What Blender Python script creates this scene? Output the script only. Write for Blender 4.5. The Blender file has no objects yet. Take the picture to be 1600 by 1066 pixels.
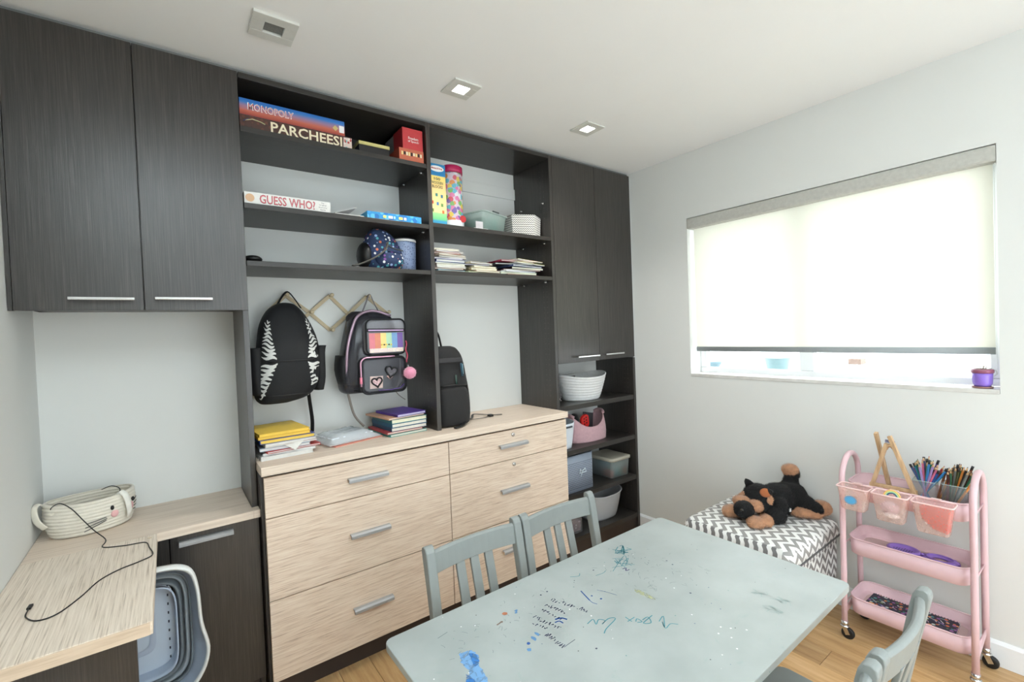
import bpy, bmesh, math, random
from mathutils import Vector, Matrix
random.seed(11)
PI = math.pi
SC = bpy.context.scene
COL = SC.collection

# ---------------------------------------------------------------- camera
cam_d = bpy.data.cameras.new('camera')
cam_d.sensor_width = 36.0
cam_d.lens = 717.18 / 1600 * 36
cam_d.clip_start = 0.02
cam = bpy.data.objects.new('camera', cam_d)
COL.objects.link(cam)
RT = (0.798474, -0.600836, -0.037883)
DN = (-0.041941, 0.007258, -0.999094)
FW = (0.600567, 0.799339, -0.019405)
cam.matrix_world = Matrix(((RT[0], -DN[0], -FW[0], -2.640), (RT[1], -DN[1], -FW[1], -2.062),
                           (RT[2], -DN[2], -FW[2], 1.423), (0, 0, 0, 1)))
SC.camera = cam

# ---------------------------------------------------------------- world, exposure
SC.view_settings.view_transform = 'Standard'
SC.view_settings.look = 'None'
SC.view_settings.gamma = 1.0
SC.view_settings.use_curve_mapping = False
SC.view_settings.exposure = 0.06
W = bpy.data.worlds.new('world')
SC.world = W
W.use_nodes = True
wn = W.node_tree.nodes
bg = wn['Background']
bg.inputs[0].default_value = (0.96, 0.99, 1.0, 1)
bg.inputs[1].default_value = 6.0

def light_area(name, loc, rot, sx, sy, power, col, portal=False):
    l = bpy.data.lights.new(name, 'AREA')
    l.shape = 'RECTANGLE'; l.size = sx; l.size_y = sy; l.energy = power; l.color = col
    if portal: l.cycles.is_portal = True
    o = bpy.data.objects.new(name, l); COL.objects.link(o)
    o.location = loc; o.rotation_euler = rot
    return o
# portals only steer the sky light through the window and the added fill door
light_area('window_portal', (0.165, -1.095, 1.6), (0, PI / 2, 0), 1.0, 1.36, 1, (1, 1, 1), True)
light_area('fill_door_portal', (-1.3, -3.46, 1.1), (PI / 2, 0, 0), 2.0, 2.2, 1, (1, 1, 1), True)

# the photographer's flash, beside the camera and bounced off the ceiling
fd = bpy.data.lights.new('bounce_flash', 'SPOT'); fd.energy = 265; fd.color = (.80, .93, 1.0); fd.spot_size = math.radians(110); fd.spot_blend = .6; fd.shadow_soft_size = .05
fo = bpy.data.objects.new('bounce_flash', fd); COL.objects.link(fo); fo.location = (-2.55, -2.2, 1.62); fo.rotation_euler = (PI, 0, 0)

# ---------------------------------------------------------------- helpers
WM = {}
def lin(r, g=None, b=None):
    if g is None: r, g, b = r
    f = lambda c: (c / 255 / 12.92) if c / 255 <= .04045 else ((c / 255 + .055) / 1.055) ** 2.4
    return (f(r), f(g), f(b), 1.0)

def setp(o, label=None, cat=None, group=None, kind=None):
    if label: o['label'] = label
    if cat: o['category'] = cat
    if group: o['group'] = group
    if kind: o['kind'] = kind
    return o

def thing(name, label, cat, loc=(0, 0, 0), rz=0.0, group=None, rot=None):
    o = bpy.data.objects.new(name, None)
    COL.objects.link(o)
    o.empty_display_size = 0.05
    o.location = loc
    o.rotation_euler = rot if rot else (0, 0, rz)
    WM[o.name] = Matrix.LocRotScale(Vector(loc), o.rotation_euler.to_matrix(), None)
    return setp(o, label, cat, group)

def smin(v, lo, hi): return max(lo, min(hi, v))

class MB:
    """collects geometry; build() links it as ONE mesh object"""
    def __init__(s): s.v = []; s.f = []; s.m = []; s.sm = []
    def add(s, vs, fs, m=0, smooth=False):
        k = len(s.v)
        s.v += [Vector(p) for p in vs]
        for f in fs:
            s.f.append([i + k for i in f]); s.m.append(m); s.sm.append(smooth)
        return s
    def box(s, x0, x1, y0, y1, z0, z1, m=0, T=None):
        vs = [Vector(p) for p in ((x0, y0, z0), (x1, y0, z0), (x1, y1, z0), (x0, y1, z0), (x0, y0, z1), (x1, y0, z1), (x1, y1, z1), (x0, y1, z1))]
        if T is not None: vs = [T @ v for v in vs]
        return s.add(vs, [(0, 3, 2, 1), (4, 5, 6, 7), (0, 1, 5, 4), (1, 2, 6, 5), (2, 3, 7, 6), (3, 0, 4, 7)], m)
    def beam(s, a, b, w, h, up=(0, 0, 1), m=0):
        a = Vector(a); b = Vector(b); d = (b - a).normalized(); u = Vector(up)
        r = d.cross(u)
        if r.length < 1e-4: r = d.cross(Vector((0, 1, 0)))
        r.normalize(); u = r.cross(d).normalized()
        vs = []
        for p in (a, b):
            for i, j in ((-1, -1), (1, -1), (1, 1), (-1, 1)): vs.append(p + r * (w / 2 * i) + u * (h / 2 * j))
        return s.add(vs, [(0, 1, 2, 3), (7, 6, 5, 4), (0, 4, 5, 1), (1, 5, 6, 2), (2, 6, 7, 3), (3, 7, 4, 0)], m)
    def rings(s, R, closed=True, cap0=False, cap1=False, m=0, smooth=True, loop=False):
        k = len(s.v); n = len(R[0])
        for r in R: s.v += [Vector(p) for p in r]
        L = len(R)
        for i in range(L if loop else L - 1):
            a = k + i * n; b = k + ((i + 1) % L) * n
            for j in range(n if closed else n - 1):
                j2 = (j + 1) % n
                s.f.append([a + j, a + j2, b + j2, b + j]); s.m.append(m); s.sm.append(smooth)
        if cap0: s.f.append([k + j for j in range(n)][::-1]); s.m.append(m); s.sm.append(False)
        if cap1: s.f.append([k + (L - 1) * n + j for j in range(n)]); s.m.append(m); s.sm.append(False)
        return s
    def tube(s, pts, r, n=8, m=0, closed=False, smooth=True, flat=None):
        P = [Vector(p) for p in pts]; R = []
        N = len(P); u = None
        for i, p in enumerate(P):
            if closed: d = P[(i + 1) % N] - P[i - 1]
            else: d = P[min(i + 1, N - 1)] - P[max(i - 1, 0)]
            if d.length < 1e-9: d = Vector((0, 0, 1))
            d.normalize()
            if u is None:
                u = d.cross(Vector((0, 0, 1)))
                if u.length < 1e-3: u = d.cross(Vector((0, 1, 0)))
            u = (u - d * u.dot(d)).normalized()
            w = d.cross(u)
            rr = r[i] if isinstance(r, (list, tuple)) else r
            fl = flat if flat else 1.0
            R.append([p + (u * math.cos(2 * PI * j / n) + w * math.sin(2 * PI * j / n) * fl) * rr for j in range(n)])
        return s.rings(R, cap0=not closed, cap1=not closed, m=m, smooth=smooth, loop=closed)
    def lathe(s, prof, c=(0, 0, 0), n=24, m=0, T=None, sx=1, sy=1, cap0=True, cap1=True):
        R = []
        for r, z in prof:
            ring = [Vector((c[0] + r * sx * math.cos(2 * PI * j / n), c[1] + r * sy * math.sin(2 * PI * j / n), c[2] + z)) for j in range(n)]
            if T is not None: ring = [T @ p for p in ring]
            R.append(ring)
        return s.rings(R, cap0=cap0, cap1=cap1, m=m)
    def ell(s, c, r, T=None, n=16, k=10, m=0):
        R = []
        for i in range(1, k):
            t = PI * i / k
            R.append([Vector((r[0] * math.sin(t) * math.cos(2 * PI * j / n), r[1] * math.sin(t) * math.sin(2 * PI * j / n), -r[2] * math.cos(t))) for j in range(n)])
        M = Matrix.Translation(Vector(c)) @ (T.to_4x4() if T is not None else Matrix.Identity(4))
        R = [[M @ p for p in q] for q in R]
        return s.rings(R, cap0=True, cap1=True, m=m)
    def xf(s, T):
        s.v = [T @ p for p in s.v]; return s
    def build(s, name, mats, parent=None, world=True, bevel=0, seg=2, smooth=False, label=None, subsurf=0, auto=False, kind=None):
        me = bpy.data.meshes.new(name)
        vs = s.v
        if parent is not None and world:
            inv = WM[parent.name].inverted()
            vs = [inv @ p for p in vs]
        org = Vector((0, 0, 0))
        me.from_pydata([tuple(p) for p in vs], [], s.f)
        if not isinstance(mats, (list, tuple)): mats = [mats]
        for m in mats: me.materials.append(m)
        me.polygons.foreach_set('material_index', s.m)
        me.polygons.foreach_set('use_smooth', [bool(q or smooth) for q in s.sm])
        bm = bmesh.new(); bm.from_mesh(me)
        bmesh.ops.recalc_face_normals(bm, faces=bm.faces)
        bm.to_mesh(me); bm.free()
        me.update()
        o = bpy.data.objects.new(name, me)
        COL.objects.link(o)
        if parent is not None:
            o.parent = parent; WM[o.name] = WM[parent.name]
        else: WM[o.name] = Matrix.Identity(4)
        if bevel:
            b = o.modifiers.new('bevel', 'BEVEL'); b.width = bevel; b.segments = seg; b.limit_method = 'ANGLE'; b.angle_limit = math.radians(40)
            b.harden_normals = False
        if subsurf:
            q = o.modifiers.new('sub', 'SUBSURF'); q.levels = subsurf; q.render_levels = subsurf
        if label: o['label'] = label
        if kind: o['kind'] = kind
        return o

def dup(root, loc=None, rz=None, label=None, group=None):
    r = root.copy(); COL.objects.link(r)
    if loc is not None: r.location = loc
    if rz is not None: r.rotation_euler = (0, 0, rz)
    WM[r.name] = Matrix.LocRotScale(r.location, r.rotation_euler.to_matrix(), None)
    if label: r['label'] = label
    if group: r['group'] = group
    for ch in list(root.children):
        c = ch.copy(); COL.objects.link(c); c.parent = r
        for g in list(ch.children):
            d = g.copy(); COL.objects.link(d); d.parent = c
    return r

def sup(n, a, b, e=4.0):
    """superellipse ring"""
    out = []
    for j in range(n):
        t = 2 * PI * j / n + PI / n
        c, s_ = math.cos(t), math.sin(t)
        out.append((a * math.copysign(abs(c) ** (2 / e), c), b * math.copysign(abs(s_) ** (2 / e), s_)))
    return out

def rrect(a, b, r, k=4):
    """rounded rectangle, half sizes a,b, corner r"""
    out = []
    for cx, cy, t0 in ((a - r, b - r, 0), (-a + r, b - r, PI / 2), (-a + r, -b + r, PI), (a - r, -b + r, 1.5 * PI)):
        for i in range(k + 1):
            t = t0 + PI / 2 * i / k
            out.append((cx + r * math.cos(t), cy + r * math.sin(t)))
    return out

def arc(c, r, t0, t1, n, ax=(1, 0, 0), ay=(0, 0, 1)):
    c = Vector(c); ax = Vector(ax); ay = Vector(ay)
    return [c + ax * (r * math.cos(t0 + (t1 - t0) * i / n)) + ay * (r * math.sin(t0 + (t1 - t0) * i / n)) for i in range(n + 1)]

def spline(pts, k=6):
    """Catmull-Rom through pts"""
    P = [Vector(p) for p in pts]; out = []
    for i in range(len(P) - 1):
        p0 = P[max(i - 1, 0)]; p1 = P[i]; p2 = P[i + 1]; p3 = P[min(i + 2, len(P) - 1)]
        for j in range(k):
            t = j / k
            out.append(0.5 * ((2 * p1) + (-p0 + p2) * t + (2 * p0 - 5 * p1 + 4 * p2 - p3) * t * t + (-p0 + 3 * p1 - 3 * p2 + p3) * t ** 3))
    out.append(P[-1])
    return out

def lettering(txt, mats, parent, origin, xa, ya, w, h, depth=0.0006, offset=0.0, name='lettering', bold=0.0, shear=0.0, label=None):
    """text mesh filling a w x h box centred on origin, x along xa and y along ya (world vectors)"""
    cu = bpy.data.curves.new('txt', 'FONT'); cu.body = txt; cu.extrude = 0.0; cu.offset = bold; cu.align_x = 'CENTER'; cu.shear = shear
    cu.resolution_u = 2
    ob = bpy.data.objects.new('txt', cu)
    me = bpy.data.meshes.new_from_object(ob)
    vs = [v.co.copy() for v in me.vertices]; fs = [list(p.vertices) for p in me.polygons]
    bpy.data.objects.remove(ob); bpy.data.meshes.remove(me); bpy.data.curves.remove(cu)
    x0 = min(v.x for v in vs); x1 = max(v.x for v in vs); y0 = min(v.y for v in vs); y1 = max(v.y for v in vs)
    xa = Vector(xa).normalized(); ya = Vector(ya).normalized(); nz = xa.cross(ya)
    O = Vector(origin)
    b = MB()
    b.add([O + xa * ((v.x - (x0 + x1) / 2) / (x1 - x0) * w) + ya * ((v.y - (y0 + y1) / 2) / (y1 - y0) * h) + nz * (depth + offset) for v in vs], fs)
    k = b.build(name, mats, parent)
    if label: k['label'] = label
    return k

# ---------------------------------------------------------------- materials
def newmat(name):
    m = bpy.data.materials.new(name); m.use_nodes = True
    nt = m.node_tree
    return m, nt, nt.nodes['Principled BSDF']
def N(nt, t, **k):
    n = nt.nodes.new(t)
    for a, v in k.items(): setattr(n, a, v)
    return n
def plain(name, rgb, rough=.5, metal=0, spec=.5, var=.04, scale=30, bump=0.0, bscale=200, **kw):
    """one colour with a faint noise in it"""
    m, nt, p = newmat(name)
    c = lin(rgb)
    tc = N(nt, 'ShaderNodeTexCoord'); nz = N(nt, 'ShaderNodeTexNoise'); nz.inputs['Scale'].default_value = scale; nz.inputs['Detail'].default_value = 3
    nt.links.new(tc.outputs['Object'], nz.inputs['Vector'])
    mx = N(nt, 'ShaderNodeMixRGB'); mx.inputs[1].default_value = tuple(max(0, q * (1 - var * 2)) for q in c[:3]) + (1,); mx.inputs[2].default_value = tuple(min(1, q * (1 + var * 2)) for q in c[:3]) + (1,)
    nt.links.new(nz.outputs['Fac'], mx.inputs[0]); nt.links.new(mx.outputs[0], p.inputs['Base Color'])
    p.inputs['Roughness'].default_value = rough; p.inputs['Metallic'].default_value = metal
    p.inputs['Specular IOR Level'].default_value = spec
    for k, v in kw.items(): p.inputs[k].default_value = v
    if bump:
        n2 = N(nt, 'ShaderNodeTexNoise'); n2.inputs['Scale'].default_value = bscale
        nt.links.new(tc.outputs['Object'], n2.inputs['Vector'])
        b = N(nt, 'ShaderNodeBump'); b.inputs['Strength'].default_value = bump; b.inputs['Distance'].default_value = .002
        nt.links.new(n2.outputs['Fac'], b.inputs['Height']); nt.links.new(b.outputs[0], p.inputs['Normal'])
    return m
def ramp(nt, stops, fac, interp='LINEAR'):
    r = N(nt, 'ShaderNodeValToRGB'); r.color_ramp.interpolation = interp
    e = r.color_ramp.elements
    while len(e) < len(stops): e.new(.5)
    for i, (p, c) in enumerate(stops): e[i].position = p; e[i].color = c
    nt.links.new(fac, r.inputs[0]); return r
def wood(name, cols, sc, rough=.45, bump=.15, spec=.5, fine=6, rnd=False, pos=(.3, .5, .72), coat=0):
    m, nt, p = newmat(name)
    tc = N(nt, 'ShaderNodeTexCoord'); mp = N(nt, 'ShaderNodeMapping'); mp.inputs['Scale'].default_value = sc
    nt.links.new(tc.outputs['Object'], mp.inputs[0])
    src = mp.outputs[0]
    if rnd:
        oi = N(nt, 'ShaderNodeObjectInfo'); ad = N(nt, 'ShaderNodeVectorMath', operation='ADD'); ml = N(nt, 'ShaderNodeMath', operation='MULTIPLY'); ml.inputs[1].default_value = 97
        nt.links.new(oi.outputs['Random'], ml.inputs[0]); nt.links.new(ml.outputs[0], ad.inputs[1]); nt.links.new(src, ad.inputs[0]); src = ad.outputs[0]
    nz = N(nt, 'ShaderNodeTexNoise'); nz.inputs['Scale'].default_value = 1; nz.inputs['Detail'].default_value = fine; nz.inputs['Roughness'].default_value = .65
    nt.links.new(src, nz.inputs['Vector'])
    r = ramp(nt, [(pos[0], lin(cols[0])), (pos[1], lin(cols[1])), (pos[2], lin(cols[2]))], nz.outputs['Fac'])
    out = r.outputs[0]
    if rnd:
        hv = N(nt, 'ShaderNodeHueSaturation'); mr = N(nt, 'ShaderNodeMapRange'); mr.inputs[3].default_value = .78; mr.inputs[4].default_value = 1.1
        nt.links.new(oi.outputs['Random'], mr.inputs[0]); nt.links.new(mr.outputs[0], hv.inputs['Value']); nt.links.new(out, hv.inputs['Color']); out = hv.outputs[0]
    nt.links.new(out, p.inputs['Base Color'])
    p.inputs['Roughness'].default_value = rough; p.inputs['Specular IOR Level'].default_value = spec; p.inputs['Coat Weight'].default_value = coat
    b = N(nt, 'ShaderNodeBump'); b.inputs['Strength'].default_value = bump; b.inputs['Distance'].default_value = .001
    nt.links.new(nz.outputs['Fac'], b.inputs['Height']); nt.links.new(b.outputs[0], p.inputs['Normal'])
    return m
def spots(name, base, cols, scale=40, thr=.35, rough=.7, stops=None):
    """base colour with scattered coloured blotches (printed pattern)"""
    m, nt, p = newmat(name)
    tc = N(nt, 'ShaderNodeTexCoord'); v = N(nt, 'ShaderNodeTexVoronoi'); v.inputs['Scale'].default_value = scale
    nt.links.new(tc.outputs['Object'], v.inputs['Vector'])
    sep = N(nt, 'ShaderNodeSeparateColor'); nt.links.new(v.outputs['Color'], sep.inputs[0])
    n = len(cols)
    r = ramp(nt, [(i / n, lin(c)) for i, c in enumerate(cols)], sep.outputs[0], 'CONSTANT')
    lt = N(nt, 'ShaderNodeMath', operation='LESS_THAN'); lt.inputs[1].default_value = thr; nt.links.new(v.outputs['Distance'], lt.inputs[0])
    mx = N(nt, 'ShaderNodeMixRGB'); mx.inputs[1].default_value = lin(base); nt.links.new(lt.outputs[0], mx.inputs[0]); nt.links.new(r.outputs[0], mx.inputs[2])
    nt.links.new(mx.outputs[0], p.inputs['Base Color']); p.inputs['Roughness'].default_value = rough
    return m
def clear(name, rgb, t=.75, rough=.1):
    """thin clear or tinted plastic / glass"""
    m, nt, p = newmat(name)
    tr = N(nt, 'ShaderNodeBsdfTransparent'); tr.inputs[0].default_value = tuple(.3 + .7 * q for q in lin(rgb)[:3]) + (1,)
    nz = N(nt, 'ShaderNodeTexNoise'); nz.inputs['Scale'].default_value = 20
    mr = N(nt, 'ShaderNodeMapRange'); mr.inputs[3].default_value = 1 - t - .03; mr.inputs[4].default_value = 1 - t + .03
    nt.links.new(nz.outputs['Fac'], mr.inputs[0])
    ms = N(nt, 'ShaderNodeMixShader'); nt.links.new(mr.outputs[0], ms.inputs[0])
    nt.links.new(tr.outputs[0], ms.inputs[1]); nt.links.new(p.outputs[0], ms.inputs[2])
    p.inputs['Base Color'].default_value = lin(rgb); p.inputs['Roughness'].default_value = rough
    nt.links.new(ms.outputs[0], nt.nodes['Material Output'].inputs[0])
    return m
def emit(name, rgb, s):
    m, nt, p = newmat(name)
    p.inputs['Base Color'].default_value = lin(rgb); p.inputs['Emission Color'].default_value = lin(rgb); p.inputs['Emission Strength'].default_value = s
    return m
def fabric(name, rgb, rough=.9, bump=.3, bscale=400, var=.08, sheen=.2):
    return plain(name, rgb, rough, var=var, scale=60, bump=bump, bscale=bscale, **{'Sheen Weight': sheen})

M_wall = plain('wall_paint', (223, 224, 221), .75, var=.01, scale=3, bump=.03, bscale=300)
M_ceil = plain('ceiling_paint', (244, 244, 243), .8, var=.01, scale=3)
M_white = plain('white_trim_paint', (238, 240, 242), .4, var=.01)
DKC = ((30, 26, 24), (46, 42, 39), (66, 61, 57))
M_dark = wood('dark_wood_vertical', DKC, (260, 260, 5), .33, .35, .75, pos=(.32, .5, .7))
M_darkh = wood('dark_wood_horizontal', ((38, 35, 33), (46, 43, 40), (56, 52, 49)), (4, 200, 200), .38, .2, pos=(.3, .5, .7))
M_darkp = plain('dark_laminate', (36, 32, 31), .4, var=.1, scale=80)
M_kick = plain('dark_toe_kick', (52, 42, 38), .5, var=.08)
LTC = ((186, 160, 140), (222, 200, 180), (236, 220, 202))
M_lighth = wood('light_wood_horizontal', LTC, (9, 230, 230), .5, .4, pos=(.3, .47, .66))
M_lighty = wood('light_wood_lengthwise', ((164, 144, 124), (220, 204, 186), (236, 222, 206)), (240, 5, 60), .5, .6, pos=(.3, .45, .6))
M_lighte = wood('light_wood_edge', ((190, 166, 142), (208, 186, 162), (220, 200, 178)), (6, 6, 120), .5, .2)
M_top = wood('light_wood_top', ((204, 184, 166), (222, 204, 186), (234, 218, 202)), (4, 120, 120), .5, .3, pos=(.3, .5, .7))
M_floor = wood('floor_wood', ((176, 134, 86), (206, 166, 116), (222, 186, 138)), (40, 3, 20), .35, .1, rnd=True, pos=(.3, .5, .72))
M_alu = plain('brushed_aluminium', (166, 167, 168), .5, metal=.35, var=.03)
M_steel = plain('satin_steel_bar', (205, 205, 205), .25, metal=.8, var=.02)
M_chrome = plain('chrome', (215, 215, 215), .12, metal=1, var=.02)
M_black = plain('black_plastic', (18, 18, 19), .45, var=.1)
M_grey = plain('grey_painted_wood', (137, 142, 140), .5, var=.04, scale=20, bump=.08, bscale=60)
M_pink = plain('pink_powder_coat', (222, 188, 194), .38, var=.02)
M_paper = plain('white_paper', (226, 224, 218), .8, var=.04, scale=90)
PM = {}
def pc(rgb, rough=.5):
    k = (tuple(rgb), rough)
    if k not in PM: PM[k] = plain('print_%02x%02x%02x' % tuple(int(q) for q in rgb), rgb, rough, var=.05, scale=50)
    return PM[k]

# ---------------------------------------------------------------- the room
D = 0.35          # back wall
XL = -3.03        # left wall
H = 2.5
YF = -3.4
def struct(name, b, m, parent=None, bevel=0, kind='structure'):
    o = b.build(name, m, parent, bevel=bevel)
    if parent is None: o['kind'] = kind
    return o
fl = struct('floor', MB().box(XL - .15, .17, YF - .15, D + .15, -.06, -.013), pc((70, 52, 36)))
pw = .131
pl_mesh = {}
ix = 0
x = XL + .001
while x < 0 - .01:
    w = min(pw, -.001 - x)
    y = YF
    L0 = (.5, 1.1, .8, 1.35, .65)[ix % 5]
    while y < .34:
        L = min(L0, .345 - y)
        key = (round(w, 4), round(L, 4))
        if key not in pl_mesh:
            o = MB().box(0.0006, w - .0006, 0.0006, L - .0006, -.013, 0).build('plank', M_floor, fl, world=False, bevel=.0012, seg=1)
            pl_mesh[key] = o
        else:
            o = pl_mesh[key].copy(); COL.objects.link(o); o.parent = fl
        o.location = (x, y, 0)
        y += L; L0 = 1.45
    x += pw; ix += 1
struct('ceiling', MB().box(XL - .15, .2, YF - .15, D + .15, H, H + .1), M_ceil)
struct('wall_back', MB().box(XL - .15, .2, D, D + .15, -.06, H), M_wall)
struct('wall_left', MB().box(XL - .15, XL, YF, D, -.06, H), M_wall)
WY0, WY1, WZ0, WZ1 = -1.768, -.42, 1.102, 2.095
TW = .17
struct('wall_right', MB().box(0, TW, YF, WY0, -.06, H).box(0, TW, WY1, D, -.06, H).box(0, TW, WY0, WY1, -.06, WZ0).box(0, TW, WY0, WY1, WZ1, H), M_wall)
DX0, DX1, DZ1 = -2.3, -.3, 2.2
struct('wall_front', MB().box(XL - .15, DX0, YF - .12, YF, -.06, H).box(DX1, TW, YF - .12, YF, -.06, H).box(DX0, DX1, YF - .12, YF, DZ1, H).box(DX0, DX1, YF - .12, YF, -.06, 0), M_wall)
# unseen glass door behind the camera, added to let in fill daylight
gd = MB()
for xx in (DX0, (DX0 + DX1) / 2 - .03, DX1 - .06): gd.box(xx, xx + .06, YF - .09, YF - .03, 0, DZ1)
gd.box(DX0, DX1, YF - .09, YF - .03, DZ1 - .06, DZ1).box(DX0, DX1, YF - .09, YF - .03, 0, .06)
door = struct('fill_door', gd, M_white)
M_glass = clear('window_glass', (235, 240, 242), .96, .02)
MB().box(DX0 + .06, (DX0 + DX1) / 2 - .03, YF - .063, YF - .057, .06, DZ1 - .06).build('pane', M_glass, door)
MB().box((DX0 + DX1) / 2 + .03, DX1 - .06, YF - .063, YF - .057, .06, DZ1 - .06).build('pane', M_glass, door)
struct('baseboard_right', MB().add([(0, YF, 0), (-.014, YF, 0), (-.014, YF, .088), (-.006, YF, .1), (0, YF, .1), (0, .02, 0), (-.014, .02, 0), (-.014, .02, .088), (-.006, .02, .1), (0, .02, .1)],
       [(0, 1, 2, 3, 4), (9, 8, 7, 6, 5), (0, 5, 6, 1), (1, 6, 7, 2), (2, 7, 8, 3), (3, 8, 9, 4)]), M_white)
struct('baseboard_left', MB().box(XL, XL + .012, YF, -.7, 0, .1), M_white)
# the window
wf = MB()
fx0, fx1 = .115, .16
for a, b_ in ((WY0, WY0 + .04), (WY1 - .04, WY1), (-1.07, -1.0)): wf.box(fx0 + .001, fx1 - .001, a, b_, WZ0 + .051, WZ1 - .046)
wf.box(fx0, fx1, WY0, WY1, WZ0 + .018, WZ0 + .05).box(fx0, fx1, WY0, WY1, WZ1 - .045, WZ1)
win = struct('window_1', wf, M_white, bevel=.003)
for a, b_ in ((WY0 + .04, -1.07), (-1.0, WY1 - .04)):
    MB().box(.135, .141, a, b_, WZ0 + .05, WZ1 - .045).build('pane', M_glass, win)
M_marble = plain('pale_marble', (214, 212, 208), .25, var=.1, scale=22)
MB().box(-.004, .115, WY0 + .001, WY1 - .001, WZ0 - .001, WZ0 + .018).build('window_sill', M_marble, win, bevel=.002)
# roller blind
def fab_blind():
    m, nt, p = newmat('blind_fabric')
    tc = N(nt, 'ShaderNodeTexCoord'); ck = N(nt, 'ShaderNodeTexNoise'); ck.inputs['Scale'].default_value = 700
    nt.links.new(tc.outputs['Object'], ck.inputs['Vector'])
    r = ramp(nt, [(0.3, (.84, .83, .77, 1)), (.7, (.90, .89, .83, 1))], ck.outputs['Fac'])
    tl = N(nt, 'ShaderNodeBsdfTranslucent'); nt.links.new(r.outputs[0], tl.inputs[0]); nt.links.new(r.outputs[0], p.inputs['Base Color'])
    p.inputs['Roughness'].default_value = .8
    ms = N(nt, 'ShaderNodeMixShader'); ms.inputs[0].default_value = .5
    nt.links.new(p.outputs[0], ms.inputs[1]); nt.links.new(tl.outputs[0], ms.inputs[2])
    nt.links.new(ms.outputs[0], nt.nodes['Material Output'].inputs[0])
    return m
M_blind = fab_blind()
M_val = fabric('valance_fabric', (188, 187, 180), .8, .15)
t = thing('roller_blind', 'cream roller blind pulled most of the way down over the window', 'blind', (.05, -1.095, 2.06))
MB().rings([[(0.002, yy, 2.028), (-.002, yy, 2.035), (-.002, yy, 2.085), (.004, yy, 2.092), (.075, yy, 2.092), (.078, yy, 2.08), (.078, yy, 2.04), (.07, yy, 2.028)] for yy in (WY0 + .002, WY1 - .002)], cap0=True, cap1=True, smooth=False).build('valance', M_val, t)
MB().box(.0485, .0495, -1.752, -.437, 1.285, 2.035).build('blind_fabric', M_blind, t)
MB().rings([[(.049 + a, yy, 1.272 + b_) for a, b_ in rrect(.006, .0145, .005, 3)] for yy in (-1.752, -.437)], cap0=True, cap1=True).build('bottom_bar', plain('blind_bar', (150, 156, 158), .5), t)
ch = MB()
for sgn in (-1, 1):
    for i in range(150):
        z = 2.03 - i * .0057
        ch.ell((.03 + sgn * .004, -1.758, z), (.0016, .0016, .0016), n=5, k=3)
ch.build('bead_chain', M_steel, t)
cl = MB().tube(arc((.03, -1.74, 1.185), .016, 0, 2 * PI, 20, (0, 1, 0), (0, 0, 1))[:-1], .0025, 6, closed=True)
cl.build('chain_holder', plain('clear_plastic_ring', (220, 225, 225), .2), t)
# cleat along the back wall in the upper opening
struct('trim_1', MB().box(-1.553, -.767, D - .012, D, 2.29, 2.36), M_wall, bevel=.002)

# outside, seen very bright through the gap under the blind
struct('ground_outside', MB().box(.2, 9, -8, 7, -.3, -.1), plain('pale_patio', (205, 205, 200), .9, var=.05, scale=3))
t = thing('patio_planter', 'pale square planter standing on the patio outside the window', 'planter', (.95, -.02, -.1))
MB().lathe([(.05, 0), (.06, 1.18), (.075, 1.2), (.075, 1.22), (.06, 1.22)], (.95, -.02, -.1), 20).build('pot', plain('pale_glaze', (104, 128, 138), .4), t)
t = thing('patio_bucket', 'white tapered bucket on a stand outside the window', 'bucket', (.95, -.53, -.1))
MB().lathe([(.03, 0), (.03, 1.1), (.06, 1.12), (.085, 1.26), (.08, 1.26)], (.95, -.53, -.1), 20).build('body', plain('pale_bucket', (110, 136, 140), .4), t)
t = thing('patio_stool', 'small white stool with a brown woven seat outside the window', 'stool', (.95, -1.02, -.1))
MB().box(.90, 1.0, -1.055, -.985, 1.13, 1.165).build('seat', plain('woven_seat', (150, 124, 112), .8, var=.3, scale=60), t)
for a in (.912, .988):
    for b_ in (-1.045, -.995): MB().box(a - .009, a + .009, b_ - .009, b_ + .009, -.1, 1.13).build('leg', M_white, t)

# ceiling lights
M_lamp = emit('lamp_lens', (255, 250, 240), 18)
M_lens = plain('unlit_lens', (120, 124, 122), .2, var=.15, scale=200)
M_trimw = plain('light_trim', (214, 214, 208), .5)
def spot(cx, cy, lit, lab, big=0):
    t = thing('ceiling_light', lab, 'light', (cx, cy, H), group='square recessed ceiling lights')
    a, c = .066 + big, .03
    f = MB()
    f.box(cx - a, cx + a, cy - a, cy - c, H - .007 - big, H).box(cx - a, cx + a, cy + c, cy + a, H - .007 - big, H).box(cx - a, cx - c, cy - c, cy + c, H - .007 - big, H).box(cx + c, cx + a, cy - c, cy + c, H - .007 - big, H)
    f.build('trim_plate', M_trimw, t, bevel=.0015)
    MB().box(cx - c, cx + c, cy - c * .8, cy + c * .8, H - .004, H - .001).build('lens', M_lamp if lit else M_lens, t)
    if lit:
        l = bpy.data.lights.new('lamp', 'SPOT'); l.energy = 22; l.spot_size = math.radians(120); l.spot_blend = .8; l.shadow_soft_size = .03; l.color = (1, .97, .92)
        o = bpy.data.objects.new('lamp_beam', l); COL.objects.link(o); o.parent = t; o.location = (0, 0, -.02)
spot(-2.303, -.318, False, 'unlit square ceiling light above the drawer chest end of the wall cupboard', .003)
spot(-1.562, -.325, True, 'lit square ceiling light between the unlit one and the corner one')
spot(-.792, -.346, True, 'lit square ceiling light in front of the tall cupboard')
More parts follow.
